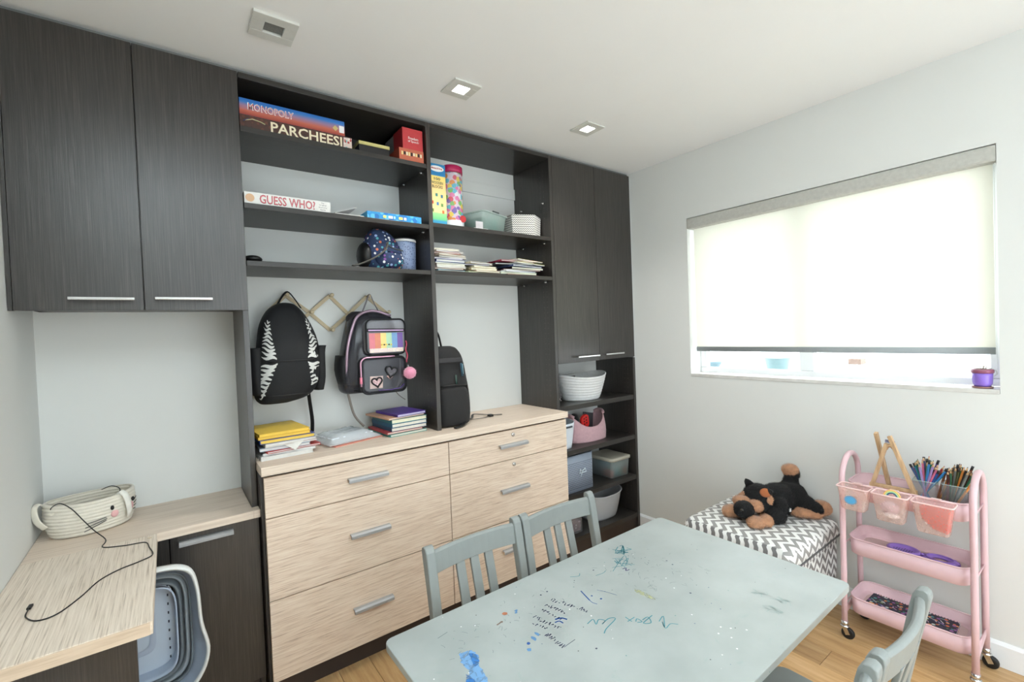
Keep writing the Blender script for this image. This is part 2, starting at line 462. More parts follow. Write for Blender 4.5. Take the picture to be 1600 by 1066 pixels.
# ---------------------------------------------------------------- fitted furniture
def bar_handle(name, parent, p0, p1, z, y0, hh=.012, dd=.022, m=None, local=False):
    """flat bar pull running in x, y0 = door face"""
    b = MB()
    x0, x1 = p0, p1
    prof = [(y0 - dd, z - hh * .5), (y0 - dd, z + hh * .15), (y0 - dd * .7, z + hh * .5), (y0, z + hh * .5), (y0, z + hh * .2), (y0 - dd * .6, z + hh * .1), (y0 - dd * .75, z - hh * .5)]
    b.rings([[(x0, a, c) for a, c in prof], [(x1, a, c) for a, c in prof]], cap0=True, cap1=True, smooth=False)
    return b.build(name, m or M_alu, parent, bevel=.0008, seg=1)

def thin_handle(parent, x0, x1, z, y0):
    b = MB()
    b.beam((x0, y0 - .028, z), (x1, y0 - .028, z), .012, .010)
    for xx in (x0 + .02, x1 - .02): b.beam((xx, y0 - .028, z), (xx, y0, z), .008, .008)
    return b.build('handle', M_steel, parent, bevel=.002, seg=2)

# wall cupboard
t = thing('wall_cupboard', 'dark wood two-door wall cupboard hung above the corner desk', 'cupboard', (-2.70, .17, 1.548))
MB().box(-3.012, -2.397, .021, .032, 1.552, 2.478).box(-3.012, -2.995, .02, D, 1.562, 2.478).box(-2.414, -2.397, .02, D, 1.562, 2.478).box(-3.012, -2.397, .02, D, 1.562, 1.582).box(-3.012, -2.397, .02, D, 2.45, 2.478).build('carcass', M_dark, t)
d = MB().box(-3.016, -2.6985, 0, .02, 1.548, 2.478).build('door', M_dark, t, bevel=.0012)
thin_handle(d, -2.889, -2.721, 1.586, 0)
d = MB().box(-2.6955, -2.379, 0, .02, 1.548, 2.478).build('door', M_dark, t, bevel=.0012)
thin_handle(d, -2.667, -2.496, 1.589, 0)
MB().box(XL + .001, -3.018, .006, .03, 1.548, 2.478).build('filler_strip', M_dark, t)
struct('shade_filler', MB().box(XL, -.002, .03, .05, 2.4785, H), pc((120, 122, 122)))  # recessed filler up to the ceiling; its grey stands in for the shadow there

# open bookcase
t = thing('bookcase', 'dark wood open bookcase with two shelved bays between the wall cupboard and tall cupboard', 'bookcase', (-1.57, .17, .942))
MB().box(-2.3965, -2.3765, .0205, D, 0, 2.478).build('side_panel', M_dark, t, bevel=.001)
MB().box(-1.576, -1.554, 0, D, .942, 2.478).build('side_panel', M_dark, t, bevel=.001)
MB().box(-2.376, -1.5765, 0, D, 2.456, 2.478).box(-1.5535, -.768, 0, D, 2.456, 2.478).build('top_panel', M_darkh, t, bevel=.001)
MB().box(-2.376, -1.5765, D - .01, D, 2.27, 2.456).build('back_panel', M_darkh, t)
SH = {}
for nm, x0, x1, zt in (('a', -2.3762, -1.5765, 2.2705), ('b', -2.3762, -1.5765, 1.9715), ('c', -2.3762, -1.5765, 1.7445), ('d', -1.5535, -.7675, 1.985), ('e', -1.5535, -.7675, 1.7475)):
    MB().box(x0, x1, .002, D - .001, zt - .021, zt).build('shelf', M_darkh, t, bevel=.001)
    SH[nm] = zt
pins = MB()
for xx, sg, zz in ((-1.5765, -1, (2.243, 1.945)), (-.7675, -1, (2.2, 1.957, 1.72))):
    for z in zz:
        for yy in (.06, .27):
            MB().lathe([(.006, 0), (.006, .004), (.003, .005), (.003, .012)], (0, 0, 0), 8).xf(Matrix.Translation((xx, yy, z)) @ Matrix.Rotation(-PI / 2, 4, 'Y')).build('shelf_pin', M_steel, t)
for xx in (-1.5765, -.7675):
    z = .99
    while z < 2.42:
        for yy in (.055, .085, .275):
            pins.box(xx - .0006, xx - .0001, yy - .0018, yy + .0018, z - .0018, z + .0018)
        z += .032
pins.build('peg_hole', pc((104, 98, 92)), t, kind='stuff')

# tall cupboard with cubbies below
t = thing('tall_cupboard', 'tall dark wood cupboard with two doors over four open cubbies, next to the window wall', 'cupboard', (-.38, .17, 0))
MB().box(-.767, -.745, 0, D, 0, 2.478).build('side_panel', M_dark, t, bevel=.001)
MB().box(-.0375, -.016, 0, D, 0, 1.214).build('side_panel', M_dark, t, bevel=.001)
MB().box(-.016, -.001, .012, .03, 0, 2.478).build('filler_strip', M_white, t)
MB().box(-.744, -.018, .021, D, 1.222, 1.24).box(-.744, -.73, .021, D, 1.24, 2.478).box(-.034, -.018, .021, D, 1.24, 2.478).box(-.73, -.034, .021, .03, 1.24, 2.478).build('carcass', M_darkp, t)
d = MB().box(-.743, -.3765, 0, .02, 1.217, 2.4775).build('door', M_dark, t, bevel=.0012)
thin_handle(d, -.60, -.405, 1.252, 0)
d = MB().box(-.3735, -.018, 0, .02, 1.219, 2.4775).build('door', M_dark, t, bevel=.0012)
thin_handle(d, -.345, -.165, 1.254, 0)
CB = (.952, .671, .387, .117)
for z in CB:
    MB().box(-.7445, -.038, .004, D - .001, z - .03, z).build('shelf', M_darkh, t, bevel=.001)
MB().box(-.7445, -.038, .015, .03, 0, .087).build('toe_kick', M_kick, t)
b = MB()
z = .2
while z < 1.2:
    for yy in (.05, .08): b.box(-.0381, -.0376, yy - .0018, yy + .0018, z - .0018, z + .0018)
    z += .032
b.build('peg_hole', pc((104, 98, 92)), t, kind='stuff')

# chest of drawers and its long top
t = thing('drawer_chest', 'six-drawer chest with pale streaked wood fronts and bar handles', 'chest', (-1.57, .15, 0))
MB().box(-2.375, -2.366, -.057, .02, 0, .905).box(-2.366, -.769, -.054, -.04, .092, .905).box(-.7688, -.7672, -.054, D - .004, .1, .905).box(-2.366, -.7672, .3, .32, .1, .9).build('carcass', M_darkp, t)
MB().box(-2.366, -.769, -.03, -.012, 0, .091).build('toe_kick', M_kick, t)
for cx, x0, x1 in ((0, -2.3645, -1.5615), (1, -1.5575, -.7695)):
    for k, (z0, z1, zh) in enumerate(((.738, .8955, .817), (.415, .7345, .578), (.094, .411, .257))):
        d = MB().box(x0, x1, -.075, -.055, z0, z1).build('drawer', M_lighth, t, bevel=.0012)
        hx = (-2.05, -1.875) if cx == 0 else (-1.262, -1.075)
        bar_handle('handle', d, hx[0], hx[1], zh, -.075, .018, .024)
        if cx == 1 and k < 2:
            MB().lathe([(.011, 0), (.011, .003), (.008, .005), (.004, .005)], (0, 0, 0), 14).xf(Matrix.Translation((-1.165, -.075, (.869, .708)[k])) @ Matrix.Rotation(PI / 2, 4, 'X')).build('lock', M_steel, d)
wt = MB().box(-2.375, -.7672, -.092, D - .001, .907, .942)
o = wt.build('worktop', M_top, None, bevel=.0015); setp(o, 'long pale wood top lying over the six-drawer chest', 'worktop')

# corner desk
t = thing('corner_desk', 'L-shaped pale wood desk top fixed in the corner under the wall cupboard', 'desk', (-2.8, 0, .735))
MB().box(XL + .001, -2.398, -.03, D - .001, .737, .767).box(-2.398, -2.3755, -.03, .0195, .737, .767).build('desktop', M_top, t, bevel=.0012)
dt = MB().box(XL + .001, -2.695, -.665, -.031, .735, .767).build('desktop', M_lighty, t, bevel=.0012)
MB().box(XL + .003, -2.7, -.668, -.6652, .736, .7655).build('edge_band', M_lighte, dt)
MB().box(XL + .001, -2.728, -.635, -.615, 0, .735).build('end_panel', M_dark, t, bevel=.001)
MB().box(XL + .001, XL + .018, -.615, -.03, .0, .735).build('side_panel', M_darkp, t)
MB().tube([(-2.715, -.06, .7672), (-2.715, -.06, .7682)], .006, 10).build('screw_cap', pc((226, 206, 180)), t)
t = thing('base_cupboard', 'dark wood single-door base cupboard under the back of the corner desk', 'cupboard', (-2.6, .1, 0))
MB().box(XL + .001, -2.664, -.008, .012, 0, .735).build('filler_panel', M_dark, t, bevel=.001)
MB().box(-2.664, -2.398, .0125, D, .1, .735).build('carcass', M_darkp, t)
d = MB().box(-2.661, -2.3785, -.008, .012, .095, .733).build('door', M_dark, t, bevel=.0012)
bar_handle('handle', d, -2.636, -2.467, .704, -.008, .016, .024)
MB().box(-2.664, -2.398, .03, .045, 0, .095).build('toe_kick', M_kick, t)

# ---------------------------------------------------------------- table
TZ = .6
tx0, tx1, ty0, ty1 = -2.205, -.968, -1.548, -.852
def table_mat():
    m, nt, p = newmat('table_top_paint')
    tc = N(nt, 'ShaderNodeTexCoord')
    n1 = N(nt, 'ShaderNodeTexNoise'); n1.inputs['Scale'].default_value = 7; n1.inputs['Detail'].default_value = 5
    nt.links.new(tc.outputs['Object'], n1.inputs['Vector'])
    r1 = ramp(nt, [(.35, lin(160, 167, 165)), (.65, lin(171, 178, 176))], n1.outputs['Fac'])
    # specks of old paint and glue
    v = N(nt, 'ShaderNodeTexVoronoi'); v.inputs['Scale'].default_value = 26; nt.links.new(tc.outputs['Object'], v.inputs['Vector'])
    lt = N(nt, 'ShaderNodeMath', operation='LESS_THAN'); lt.inputs[1].default_value = .05; nt.links.new(v.outputs['Distance'], lt.inputs[0])
    sp = N(nt, 'ShaderNodeSeparateColor'); nt.links.new(v.outputs['Color'], sp.inputs[0])
    r2 = ramp(nt, [(0, lin(70, 90, 130)), (.25, lin(235, 235, 232)), (.5, lin(60, 60, 62)), (.7, lin(90, 140, 140)), (.85, lin(240, 240, 238))], sp.outputs[0], 'CONSTANT')
    mx = N(nt, 'ShaderNodeMixRGB'); nt.links.new(lt.outputs[0], mx.inputs[0]); nt.links.new(r1.outputs[0], mx.inputs[1]); nt.links.new(r2.outputs[0], mx.inputs[2])
    # faint teal smears
    n3 = N(nt, 'ShaderNodeTexNoise'); n3.inputs['Scale'].default_value = 13; n3.inputs['Detail'].default_value = 8; n3.inputs['Roughness'].default_value = .7; n3.inputs['Distortion'].default_value = 1.5
    nt.links.new(tc.outputs['Object'], n3.inputs['Vector'])
    r3 = ramp(nt, [(.6, (0, 0, 0, 1)), (.72, (.5, .5, .5, 1))], n3.outputs['Fac'])
    m2 = N(nt, 'ShaderNodeMixRGB'); nt.links.new(r3.outputs[0], m2.inputs[0]); nt.links.new(mx.outputs[0], m2.inputs[1]); m2.inputs[2].default_value = lin(140, 165, 162)
    nt.links.new(m2.outputs[0], p.inputs['Base Color'])
    p.inputs['Roughness'].default_value = .42; p.inputs['Specular IOR Level'].default_value = .9
    r4 = N(nt, 'ShaderNodeMapRange'); r4.inputs[3].default_value = .24; r4.inputs[4].default_value = .38; nt.links.new(n1.outputs['Fac'], r4.inputs[0]); nt.links.new(r4.outputs[0], p.inputs['Roughness'])
    return m
t = thing('play_table', 'low grey painted table with a scribbled paint-stained top', 'table', ((tx0 + tx1) / 2, (ty0 + ty1) / 2, 0))
cx, cy = (tx0 + tx1) / 2, (ty0 + ty1) / 2
rr = rrect((tx1 - tx0) / 2, (ty1 - ty0) / 2, .022, 4)
tt = MB().rings([[(cx + a, cy + b_, z) for a, b_ in rr] for z in (TZ - .021, TZ)], cap0=True, cap1=True, smooth=False).build('tabletop', table_mat(), t, bevel=.002)
MB().box(tx0 + .2, tx1 - .2, ty0 + .1, ty0 + .118, .53, .579).box(tx0 + .2, tx1 - .2, ty1 - .218, ty1 - .2, .53, .579).box(tx0 + .2, tx0 + .218, ty0 + .118, ty1 - .218, .53, .579).box(tx1 - .218, tx1 - .2, ty0 + .118, ty1 - .218, .53, .579).build('apron', M_grey, t)
for a in (tx0 + .25, tx1 - .25):
    for b_ in (ty0 + .2, ty1 - .12):
        MB().rings([[(a + i * s, b_ + j * s, z) for i, j in ((-1, -1), (1, -1), (1, 1), (-1, 1))] for s, z in ((.017, 0), (.024, .579))], cap0=True, cap1=True, smooth=False).build('leg', M_grey, t, bevel=.002)
# pen and paint marks on the top
def stroke(b, pts, w=.0012, sp=True):
    P = spline([(x, y, 0) for x, y in pts], 4) if sp and len(pts) > 2 else [Vector((x, y, 0)) for x, y in pts]
    L = []; R_ = []
    for i, p in enumerate(P):
        d = P[min(i + 1, len(P) - 1)] - P[max(i - 1, 0)]
        if d.length < 1e-6: d = Vector((1, 0, 0))
        n = Vector((-d.y, d.x, 0)).normalized() * w
        L.append((p.x + n.x, p.y + n.y, TZ + .0004)); R_.append((p.x - n.x, p.y - n.y, TZ + .0004))
    k = len(P)
    b.add(L + R_, [(i, i + 1, k + i + 1, k + i) for i in range(k - 1)])
def dot(b, x, y, r, n=9, jag=.2, sx=1, sy=1):
    b.add([(x + sx * r * (1 + random.uniform(-jag, jag)) * math.cos(2 * PI * i / n), y + sy * r * (1 + random.uniform(-jag, jag)) * math.sin(2 * PI * i / n), TZ + .0004) for i in range(n)], [tuple(range(n))])
def marks(name, rgb, fn, label=None, rough=.5):
    b = MB(); fn(b); return b.build(name, pc(rgb, rough), tt, label=label, kind='stuff')
def script(b, p0, p1, n, h, w=.0012):
    """a run of small handwritten marks from p0 to p1"""
    p0 = Vector(p0).to_3d(); p1 = Vector(p1).to_3d(); d = (p1 - p0); L = d.length; d.normalize(); q = Vector((-d.y, d.x, 0))
    for i in range(n):
        c = p0 + d * (L * (i + .5) / n); s = L / n * .38
        pts = [(c + d * random.uniform(-s, s) + q * random.uniform(-h, h)) for _ in range(random.choice((3, 4, 4)))]
        stroke(b, [(v.x, v.y) for v in pts], w)
def f_(b):
    script(b, (-1.735, -1.0), (-1.69, -1.12), 13, .008); script(b, (-1.766, -1.013), (-1.744, -1.085), 8, .007)
    script(b, (-1.79, -1.02), (-1.775, -1.10), 8, .007); script(b, (-1.827, -1.033), (-1.809, -1.12), 10, .008)
    script(b, (-1.848, -1.055), (-1.835, -1.10), 5, .008); script(b, (-1.85, -1.114), (-1.85, -1.185), 9, .009)
    stroke(b, [(-1.85, -1.185), (-1.807, -1.182)], .0008)
    for p in ((-1.715, -.965), (-1.742, -.966), (-1.51, -.971), (-1.387, -1.258), (-1.279, -1.123), (-1.272, -1.095), (-1.79, -1.242)): dot(b, p[0], p[1], .003)
marks('ink_marks', (62, 66, 92), f_, 'dark blue handwriting and dots')
def f_(b):
    stroke(b, [(-1.632, -1.031), (-1.648, -1.084)], .002, False); stroke(b, [(-1.648, -1.084), (-1.65, -1.098), (-1.645, -1.112)], .001)
    dot(b, -1.626, -1.072, .0032); dot(b, -1.616, -1.101, .0036); dot(b, -1.911, -1.114, .0052)
    for i in range(3): stroke(b, [(-1.59 + i * .006, -1.06 - i * .01), (-1.575, -1.09), (-1.565, -1.12)], .0006)
    stroke(b, [(-1.79, -1.085), (-1.772, -1.092), (-1.764, -1.107)], .0028); stroke(b, [(-1.80, -1.095), (-1.786, -1.098), (-1.784, -1.112)], .002)
marks('ink_marks', (40, 84, 150), f_, 'blue felt pen line and dots')
def f_(b):
    dot(b, -1.888, -1.108, .009, sx=.6, sy=1.2); dot(b, -1.87, -1.10, .008, sx=.6, sy=1.2); dot(b, -1.925, -1.134, .006); dot(b, -1.851, -.98, .007, 7, .6); dot(b, -1.855, -.988, .004, 7, .5)
marks('paint_stain', (96, 140, 184), f_, 'small smudges of pale blue paint')
def smear_mat(name, rgb, lo, hi, sc=60):
    m, nt, p = newmat(name)
    tc = N(nt, 'ShaderNodeTexCoord'); nz = N(nt, 'ShaderNodeTexNoise'); nz.inputs['Scale'].default_value = sc; nz.inputs['Detail'].default_value = 6; nz.inputs['Distortion'].default_value = 1
    nt.links.new(tc.outputs['Object'], nz.inputs['Vector'])
    r = ramp(nt, [(lo, (.15, .15, .15, 1)), (hi, (1, 1, 1, 1))], nz.outputs['Fac'])
    nt.links.new(r.outputs[0], p.inputs['Alpha']); p.inputs['Base Color'].default_value = lin(rgb); p.inputs['Roughness'].default_value = .5
    return m
def blob(pts, z, jit=.003):
    P = spline([(a, b_, 0) for a, b_ in pts + pts[:1]], 5)[:-1]
    return [(v.x + random.uniform(-jit, jit), v.y + random.uniform(-jit, jit), TZ + z) for v in P]
q_ = blob([(-2.07, -1.03), (-2.045, -1.037), (-2.038, -1.062), (-2.052, -1.092), (-2.06, -1.13), (-2.075, -1.165), (-2.11, -1.18), (-2.12, -1.14), (-2.095, -1.115), (-2.083, -1.095), (-2.085, -1.06)], .0003)
MB().add(q_, [tuple(range(len(q_)))]).build('paint_stain', smear_mat('sky_blue_smear', (112, 158, 204), .3, .5), tt, label='thick smear of sky blue paint', kind='stuff')
for pts in ([(-2.052, -1.045), (-2.04, -1.06), (-2.05, -1.09), (-2.066, -1.095), (-2.062, -1.07)], [(-2.095, -1.1), (-2.09, -1.13), (-2.105, -1.165), (-2.118, -1.14)]):
    q_ = blob(pts, .0006, .002)
    MB().add(q_, [tuple(range(len(q_)))]).build('paint_stain', smear_mat('deep_blue_smear', (50, 116, 184), .4, .6), tt, label='deeper blue streak within the smear')
marks('paint_stain', (176, 110, 78), lambda b: dot(b, -1.884, -.97, .008, 10, .15), 'orange brown blob')
marks('paint_stain', (120, 96, 84), lambda b: (stroke(b, [(-1.932, -.998), (-1.915, -.995)], .0022), dot(b, -1.913, -.995, .004)), 'brown scuff')
q_ = blob([(-1.497, -1.13), (-1.487, -1.165), (-1.495, -1.21), (-1.506, -1.19), (-1.508, -1.15)], .0003, .001)
MB().add(q_, [tuple(range(len(q_)))]).build('paint_stain', smear_mat('yellow_smear', (196, 200, 150), .4, .9), tt, label='faint yellow smear')
def f_(b):
    stroke(b, [(-1.735, -1.158), (-1.708, -1.154), (-1.718, -1.175), (-1.697, -1.165), (-1.687, -1.180), (-1.705, -1.185), (-1.672, -1.18), (-1.658, -1.193), (-1.709, -1.205), (-1.73, -1.215)], .0013)
    stroke(b, [(-1.631, -1.206), (-1.633, -1.231)], .0013); stroke(b, [(-1.642, -1.223), (-1.612, -1.223)], .0013)
    stroke(b, [(-1.625, -1.238), (-1.612, -1.232), (-1.612, -1.249), (-1.625, -1.243)], .0013)
    stroke(b, [(-1.605, -1.245), (-1.583, -1.247), (-1.597, -1.268), (-1.615, -1.256), (-1.59, -1.252), (-1.567, -1.25)], .0014)
    stroke(b, [(-1.576, -1.279), (-1.546, -1.272), (-1.585, -1.303), (-1.57, -1.285), (-1.587, -1.308), (-1.561, -1.305), (-1.547, -1.32)], .0012)
    for i in range(9): stroke(b, [(-1.42 + random.uniform(-.05, .05), -1.0 + random.uniform(-.03, .03)), (-1.40 + random.uniform(-.05, .05), -1.0 + random.uniform(-.03, .03)), (-1.40 + random.uniform(-.04, .04), -1.0 + random.uniform(-.04, .04))], .0009)
    for i in range(9): stroke(b, [(-1.33 + random.uniform(-.03, .03), -.95 + random.uniform(-.02, .02)), (-1.33 + random.uniform(-.04, .04), -.95 + random.uniform(-.02, .03)), (-1.32 + random.uniform(-.03, .03), -.94 + random.uniform(-.02, .03))], .0013)
    stroke(b, [(-1.60, -.95), (-1.575, -.965), (-1.56, -.955)], .001); stroke(b, [(-1.53, -1.0), (-1.50, -1.005), (-1.48, -1.0)], .0009)
marks('ink_marks', (62, 138, 150), f_, 'teal felt pen scribbles')
def f_(b):
    for i in range(60):
        x = random.uniform(-1.50, -1.22); y = random.uniform(-1.24, -.97); a = random.uniform(0, PI); l = random.uniform(.006, .022)
        stroke(b, [(x, y), (x + l * .5 * math.cos(a), y + l * .5 * math.sin(a) + .003), (x + l * math.cos(a), y + l * math.sin(a))], .0005)
    for i in range(40):
        x = random.uniform(-2.1, -1.7); y = random.uniform(-1.1, -.92); a = random.uniform(0, PI); l = random.uniform(.005, .02)
        stroke(b, [(x, y), (x + l * .5 * math.cos(a) + .002, y + l * .5 * math.sin(a)), (x + l * math.cos(a), y + l * math.sin(a))], .0005)
    stroke(b, [(-2.087, -.94), (-2.054, -.934)], .001, False)
    for i in range(14): dot(b, random.uniform(-2.12, -1.3), random.uniform(-1.25, -.9), .0018)
    for i in range(12): dot(b, -1.36 + random.uniform(-.06, .06), -1.02 + random.uniform(-.05, .05), .002)
marks('scratches', (112, 122, 126), f_, 'fine grey scratches and specks')
def f_(b):
    for c in ((-1.23, -1.395), (-1.29, -1.455), (-1.22, -1.45)):
        for i in range(6): stroke(b, [(c[0] + random.uniform(-.02, .02), c[1] + random.uniform(-.02, .02)), (c[0] + random.uniform(-.02, .02), c[1] + random.uniform(-.03, .03)), (c[0] + random.uniform(-.02, .02), c[1] + random.uniform(-.03, .03))], .0008)
marks('ink_marks', (152, 170, 168), f_, 'faded teal scribbles')
def f_(b):
    for p in ((-1.47, -1.4), (-1.455, -1.42), (-1.5, -1.41), (-1.49, -1.44), (-1.4, -1.21), (-1.48, -1.32), (-1.52, -1.47), (-1.43, -1.45), (-1.98, -.96), (-1.37, -1.16), (-1.7, -1.14)): dot(b, p[0], p[1], .0024)
marks('paint_stain', (244, 246, 246), f_, 'tiny white paint drops')
marks('ink_marks', (70, 52, 110), lambda b: (stroke(b, [(-1.43, -1.03), (-1.418, -1.035), (-1.43, -1.045), (-1.415, -1.048)], .0016)), 'purple scribble')

# ---------------------------------------------------------------- chairs (origin: floor under the middle of the seat; sitter looks along -y)
def make_chair(label):
    t = thing('kids_chair', label, 'chair', (0, 0, 0), 0, 'grey chairs around the low table')
    w = .178
    rr = rrect(.185, .165, .03, 3)
    MB().rings([[(a, b_ * 1 - .0, z) for a, b_ in rr] for z in (.318, .336)], cap0=True, cap1=True, smooth=False).build('seat', M_grey, t, world=False, bevel=.004)
    MB().box(-.15, .15, -.14, -.124, .27, .318).box(-.15, .15, .124, .14, .27, .318).box(-.16, -.144, -.13, .13, .27, .318).box(.144, .16, -.13, .13, .27, .318).build('seat_frame', M_grey, t, world=False)
    for s in (-1, 1):
        MB().rings([[(s * .158 + i * q, -.135 + j * q, z) for i, j in ((-1, -1), (1, -1), (1, 1), (-1, 1))] for q, z in ((.014, 0), (.018, .318))], cap0=True, cap1=True, smooth=False).build('leg', M_grey, t, world=False, bevel=.003)
        # back post: swept back above the seat, rounded head
        prof = [(.175, 0), (.150, .16), (.145, .32), (.158, .45), (.182, .58), (.205, .69), (.2095, .715), (.208, .728), (.198, .7345), (.183, .731), (.174, .716), (.168, .69), (.148, .58), (.128, .45), (.114, .32), (.118, .16), (.145, 0)]
        x0, x1 = s * w - .0165, s * w + .0165
        b = MB(); n = len(prof)
        b.add([(x0, y, z) for y, z in prof] + [(x1, y, z) for y, z in prof], [(i, (i + 1) % n, n + (i + 1) % n, n + i) for i in range(n)])
        # caps as strips so that the bent outline stays clean
        h = (n - 1) // 2
        for k0, rev in ((0, 0), (n, 1)):
            for i in range(h):
                a_, b2, c2, d2 = i, i + 1, n - 2 - i, n - 1 - i
                if b2 == c2: f = (a_ + k0, b2 + k0, d2 + k0)
                else: f = (a_ + k0, b2 + k0, c2 + k0, d2 + k0)
                b.f.append(list(f)); b.m.append(0); b.sm.append(False)
        b.build('back_post', M_grey, t, world=False, bevel=.005, seg=3)
    # top rail, bowed backwards
    R = []
    for i in range(13):
        x = -.164 + .328 * i / 12
        bow = .020 * (1 - (x / .164) ** 2)
        y0 = .181 + bow
        zt = .712
        R.append([(x, y0 - .010, zt - .068), (x, y0 + .006, zt - .068), (x, y0 + .018, zt - .004), (x, y0 + .012, zt + .003), (x, y0 + .004, zt + .003), (x, y0 - .002, zt - .004)])
    MB().rings(R, cap0=True, cap1=True, smooth=False).build('top_rail', M_grey, t, world=False, bevel=.002)
    for x in (-.058, 0, .058):
        bow = .020 * (1 - (x / .164) ** 2)
        b = MB()
        b.rings([[(x - .0165, y - .006, z), (x + .0165, y - .006, z), (x + .0165, y + .006, z), (x - .0165, y + .006, z)] for y, z in ((.132, .36), (.155 + bow * .5, .5), (.184 + bow, .65))], cap0=True, cap1=True, smooth=False).build('slat', M_grey, t, world=False, bevel=.002)
    MB().beam((-.18, .134, .365), (.18, .134, .365), .016, .035).build('lower_rail', M_grey, t, world=False, bevel=.002)
    for s in (-1, 1): MB().beam((s * .158, -.13, .14), (s * .17, .13, .14), .014, .022).build('stretcher', M_grey, t, world=False, bevel=.002)
    return t
ch1 = make_chair('grey slat-back chair tucked under the far side of the table, beside the lower drawers')
ch1.location = (-1.808, -.885, 0)
dup(ch1, (-1.413, -.885, 0), 0, 'grey slat-back chair tucked under the far side of the table, in front of the cubbies')
dup(ch1, (-1.31, -1.56, 0), PI, 'grey slat-back chair at the near side of the table beside the pink cart')
dup(ch1, (-1.715, -1.56, 0), PI, 'grey slat-back chair at the near side of the table, only its post end showing')
# ---------------------------------------------------------------- things on the bookcase
def carton(name, label, cat, x0, x1, y0, y1, z0, z1, mats, rz=0, group=None, lid=None, bevel=.0015, front=None):
    """closed box; mats[0] sides/top, mats[1] front face (towards -y)"""
    c = ((x0 + x1) / 2, (y0 + y1) / 2, z0)
    t = thing(name, label, cat, c, rz, group)
    hx, hy, h = (x1 - x0) / 2, (y1 - y0) / 2, z1 - z0
    b = MB()
    b.add([(-hx, -hy, 0), (hx, -hy, 0), (hx, hy, 0), (-hx, hy, 0), (-hx, -hy, h), (hx, -hy, h), (hx, hy, h), (-hx, hy, h)],
          [(0, 3, 2, 1), (4, 5, 6, 7), (1, 2, 6, 5), (2, 3, 7, 6), (3, 0, 4, 7)], 0)
    b.add([(-hx, -hy, 0), (hx, -hy, 0), (hx, -hy, h), (-hx, -hy, h)], [(0, 1, 2, 3)], 1)
    o = b.build('box', mats, t, world=False)
    return t
def grad(name, stops, axis=2, z0=0, z1=1, rough=.35, wob=.25):
    m, nt, p = newmat(name)
    tc = N(nt, 'ShaderNodeTexCoord'); sp = N(nt, 'ShaderNodeSeparateXYZ'); nz = N(nt, 'ShaderNodeTexNoise'); nz.inputs['Scale'].default_value = 18
    mp = N(nt, 'ShaderNodeMapping'); mp.inputs['Scale'].default_value = (.3, .3, 2); nt.links.new(tc.outputs['Object'], mp.inputs[0]); nt.links.new(mp.outputs[0], nz.inputs['Vector'])
    nt.links.new(tc.outputs['Object'], sp.inputs[0])
    mr = N(nt, 'ShaderNodeMapRange'); mr.inputs[1].default_value = z0; mr.inputs[2].default_value = z1; nt.links.new(sp.outputs[axis], mr.inputs[0])
    ad = N(nt, 'ShaderNodeMath', operation='MULTIPLY_ADD'); ad.inputs[1].default_value = wob; nt.links.new(nz.outputs['Fac'], ad.inputs[0]); nt.links.new(mr.outputs[0], ad.inputs[2])
    sb = N(nt, 'ShaderNodeMath', operation='SUBTRACT'); sb.inputs[1].default_value = wob / 2; nt.links.new(ad.outputs[0], sb.inputs[0])
    r = ramp(nt, [(q, lin(c)) for q, c in stops], sb.outputs[0]); nt.links.new(r.outputs[0], p.inputs['Base Color']); p.inputs['Roughness'].default_value = rough
    return m
XZ = ((1, 0, 0), (0, 0, 1))
M_mono = grad('sunset_print', [(0, (150, 62, 50)), (.3, (190, 100, 80)), (.55, (150, 120, 150)), (.8, (52, 120, 190)), (1, (30, 100, 180))], z1=.062)
M_parf = spots('brown_game_print', (72, 42, 34), [(60, 34, 30), (94, 52, 40), (84, 48, 40)], 60, .4, .4)
M_wprint = plain('cream_print', (238, 226, 196), .5, var=.03)
M_redp = plain('red_print', (186, 46, 50), .45, var=.03)
M_whp = plain('white_print', (240, 238, 236), .5, var=.02)
zt = SH['a']
t = carton('board_game', 'long brown board game box with big cream capitals, beneath the blue and orange one', 'board game', -2.374, -1.935, .02, .33, zt, zt + .054, [pc((70, 46, 40)), M_parf])
lettering('PARCHEESI', M_wprint, t, (-2.122, .02, zt + .027), *XZ, .285, .042, bold=.018)
MB().add([(-1.975, .0192, zt + .004), (-1.937, .0192, zt + .004), (-1.937, .0192, zt + .05), (-1.972, .0192, zt + .05)], [(0, 1, 2, 3)]).build('picture_panel', spots('tiled_print', (220, 200, 190), [(170, 60, 60), (120, 190, 190), (230, 220, 210), (190, 80, 70)], 90, .45, .5), t)
MB().tube([(-2.36, .0195, zt + .03), (-2.33, .0195, zt + .041), (-2.30, .0195, zt + .036), (-2.285, .0195, zt + .03)], .006, 8, flat=.2).build('ribbon_banner', pc((206, 204, 160)), t)
MB().tube([(-2.362, .019, zt + .028), (-2.345, .019, zt + .038)], .008, 8, flat=.15).build('ribbon_end', pc((54, 70, 120)), t)
z2 = zt + .0545
t = carton('board_game', 'long board game box with a blue to orange sunset side, lying on the brown one', 'board game', -2.374, -1.966, .02, .33, z2, z2 + .064, [pc((50, 96, 160)), M_mono])
lettering('MONOPOLY', M_whp, t, (-2.26, .02, z2 + .036), *XZ, .170, .029, bold=.032)
lettering('MONOPOLY', M_redp, t, (-2.26, .02, z2 + .036), *XZ, .164, .024, depth=.0014, bold=-.012)
MB().box(-1.99, -1.969, .0188, .0196, z2 + .012, z2 + .042).build('price_label', M_whp, t)
MB().box(-2.015, -1.998, .0188, .0196, z2 + .018, z2 + .036, T=Matrix.Translation((-2.006, 0, z2 + .027)) @ Matrix.Rotation(.7, 4, 'Y') @ Matrix.Translation((2.006, 0, -z2 - .027))).build('corner_badge', pc((200, 180, 120)), t)
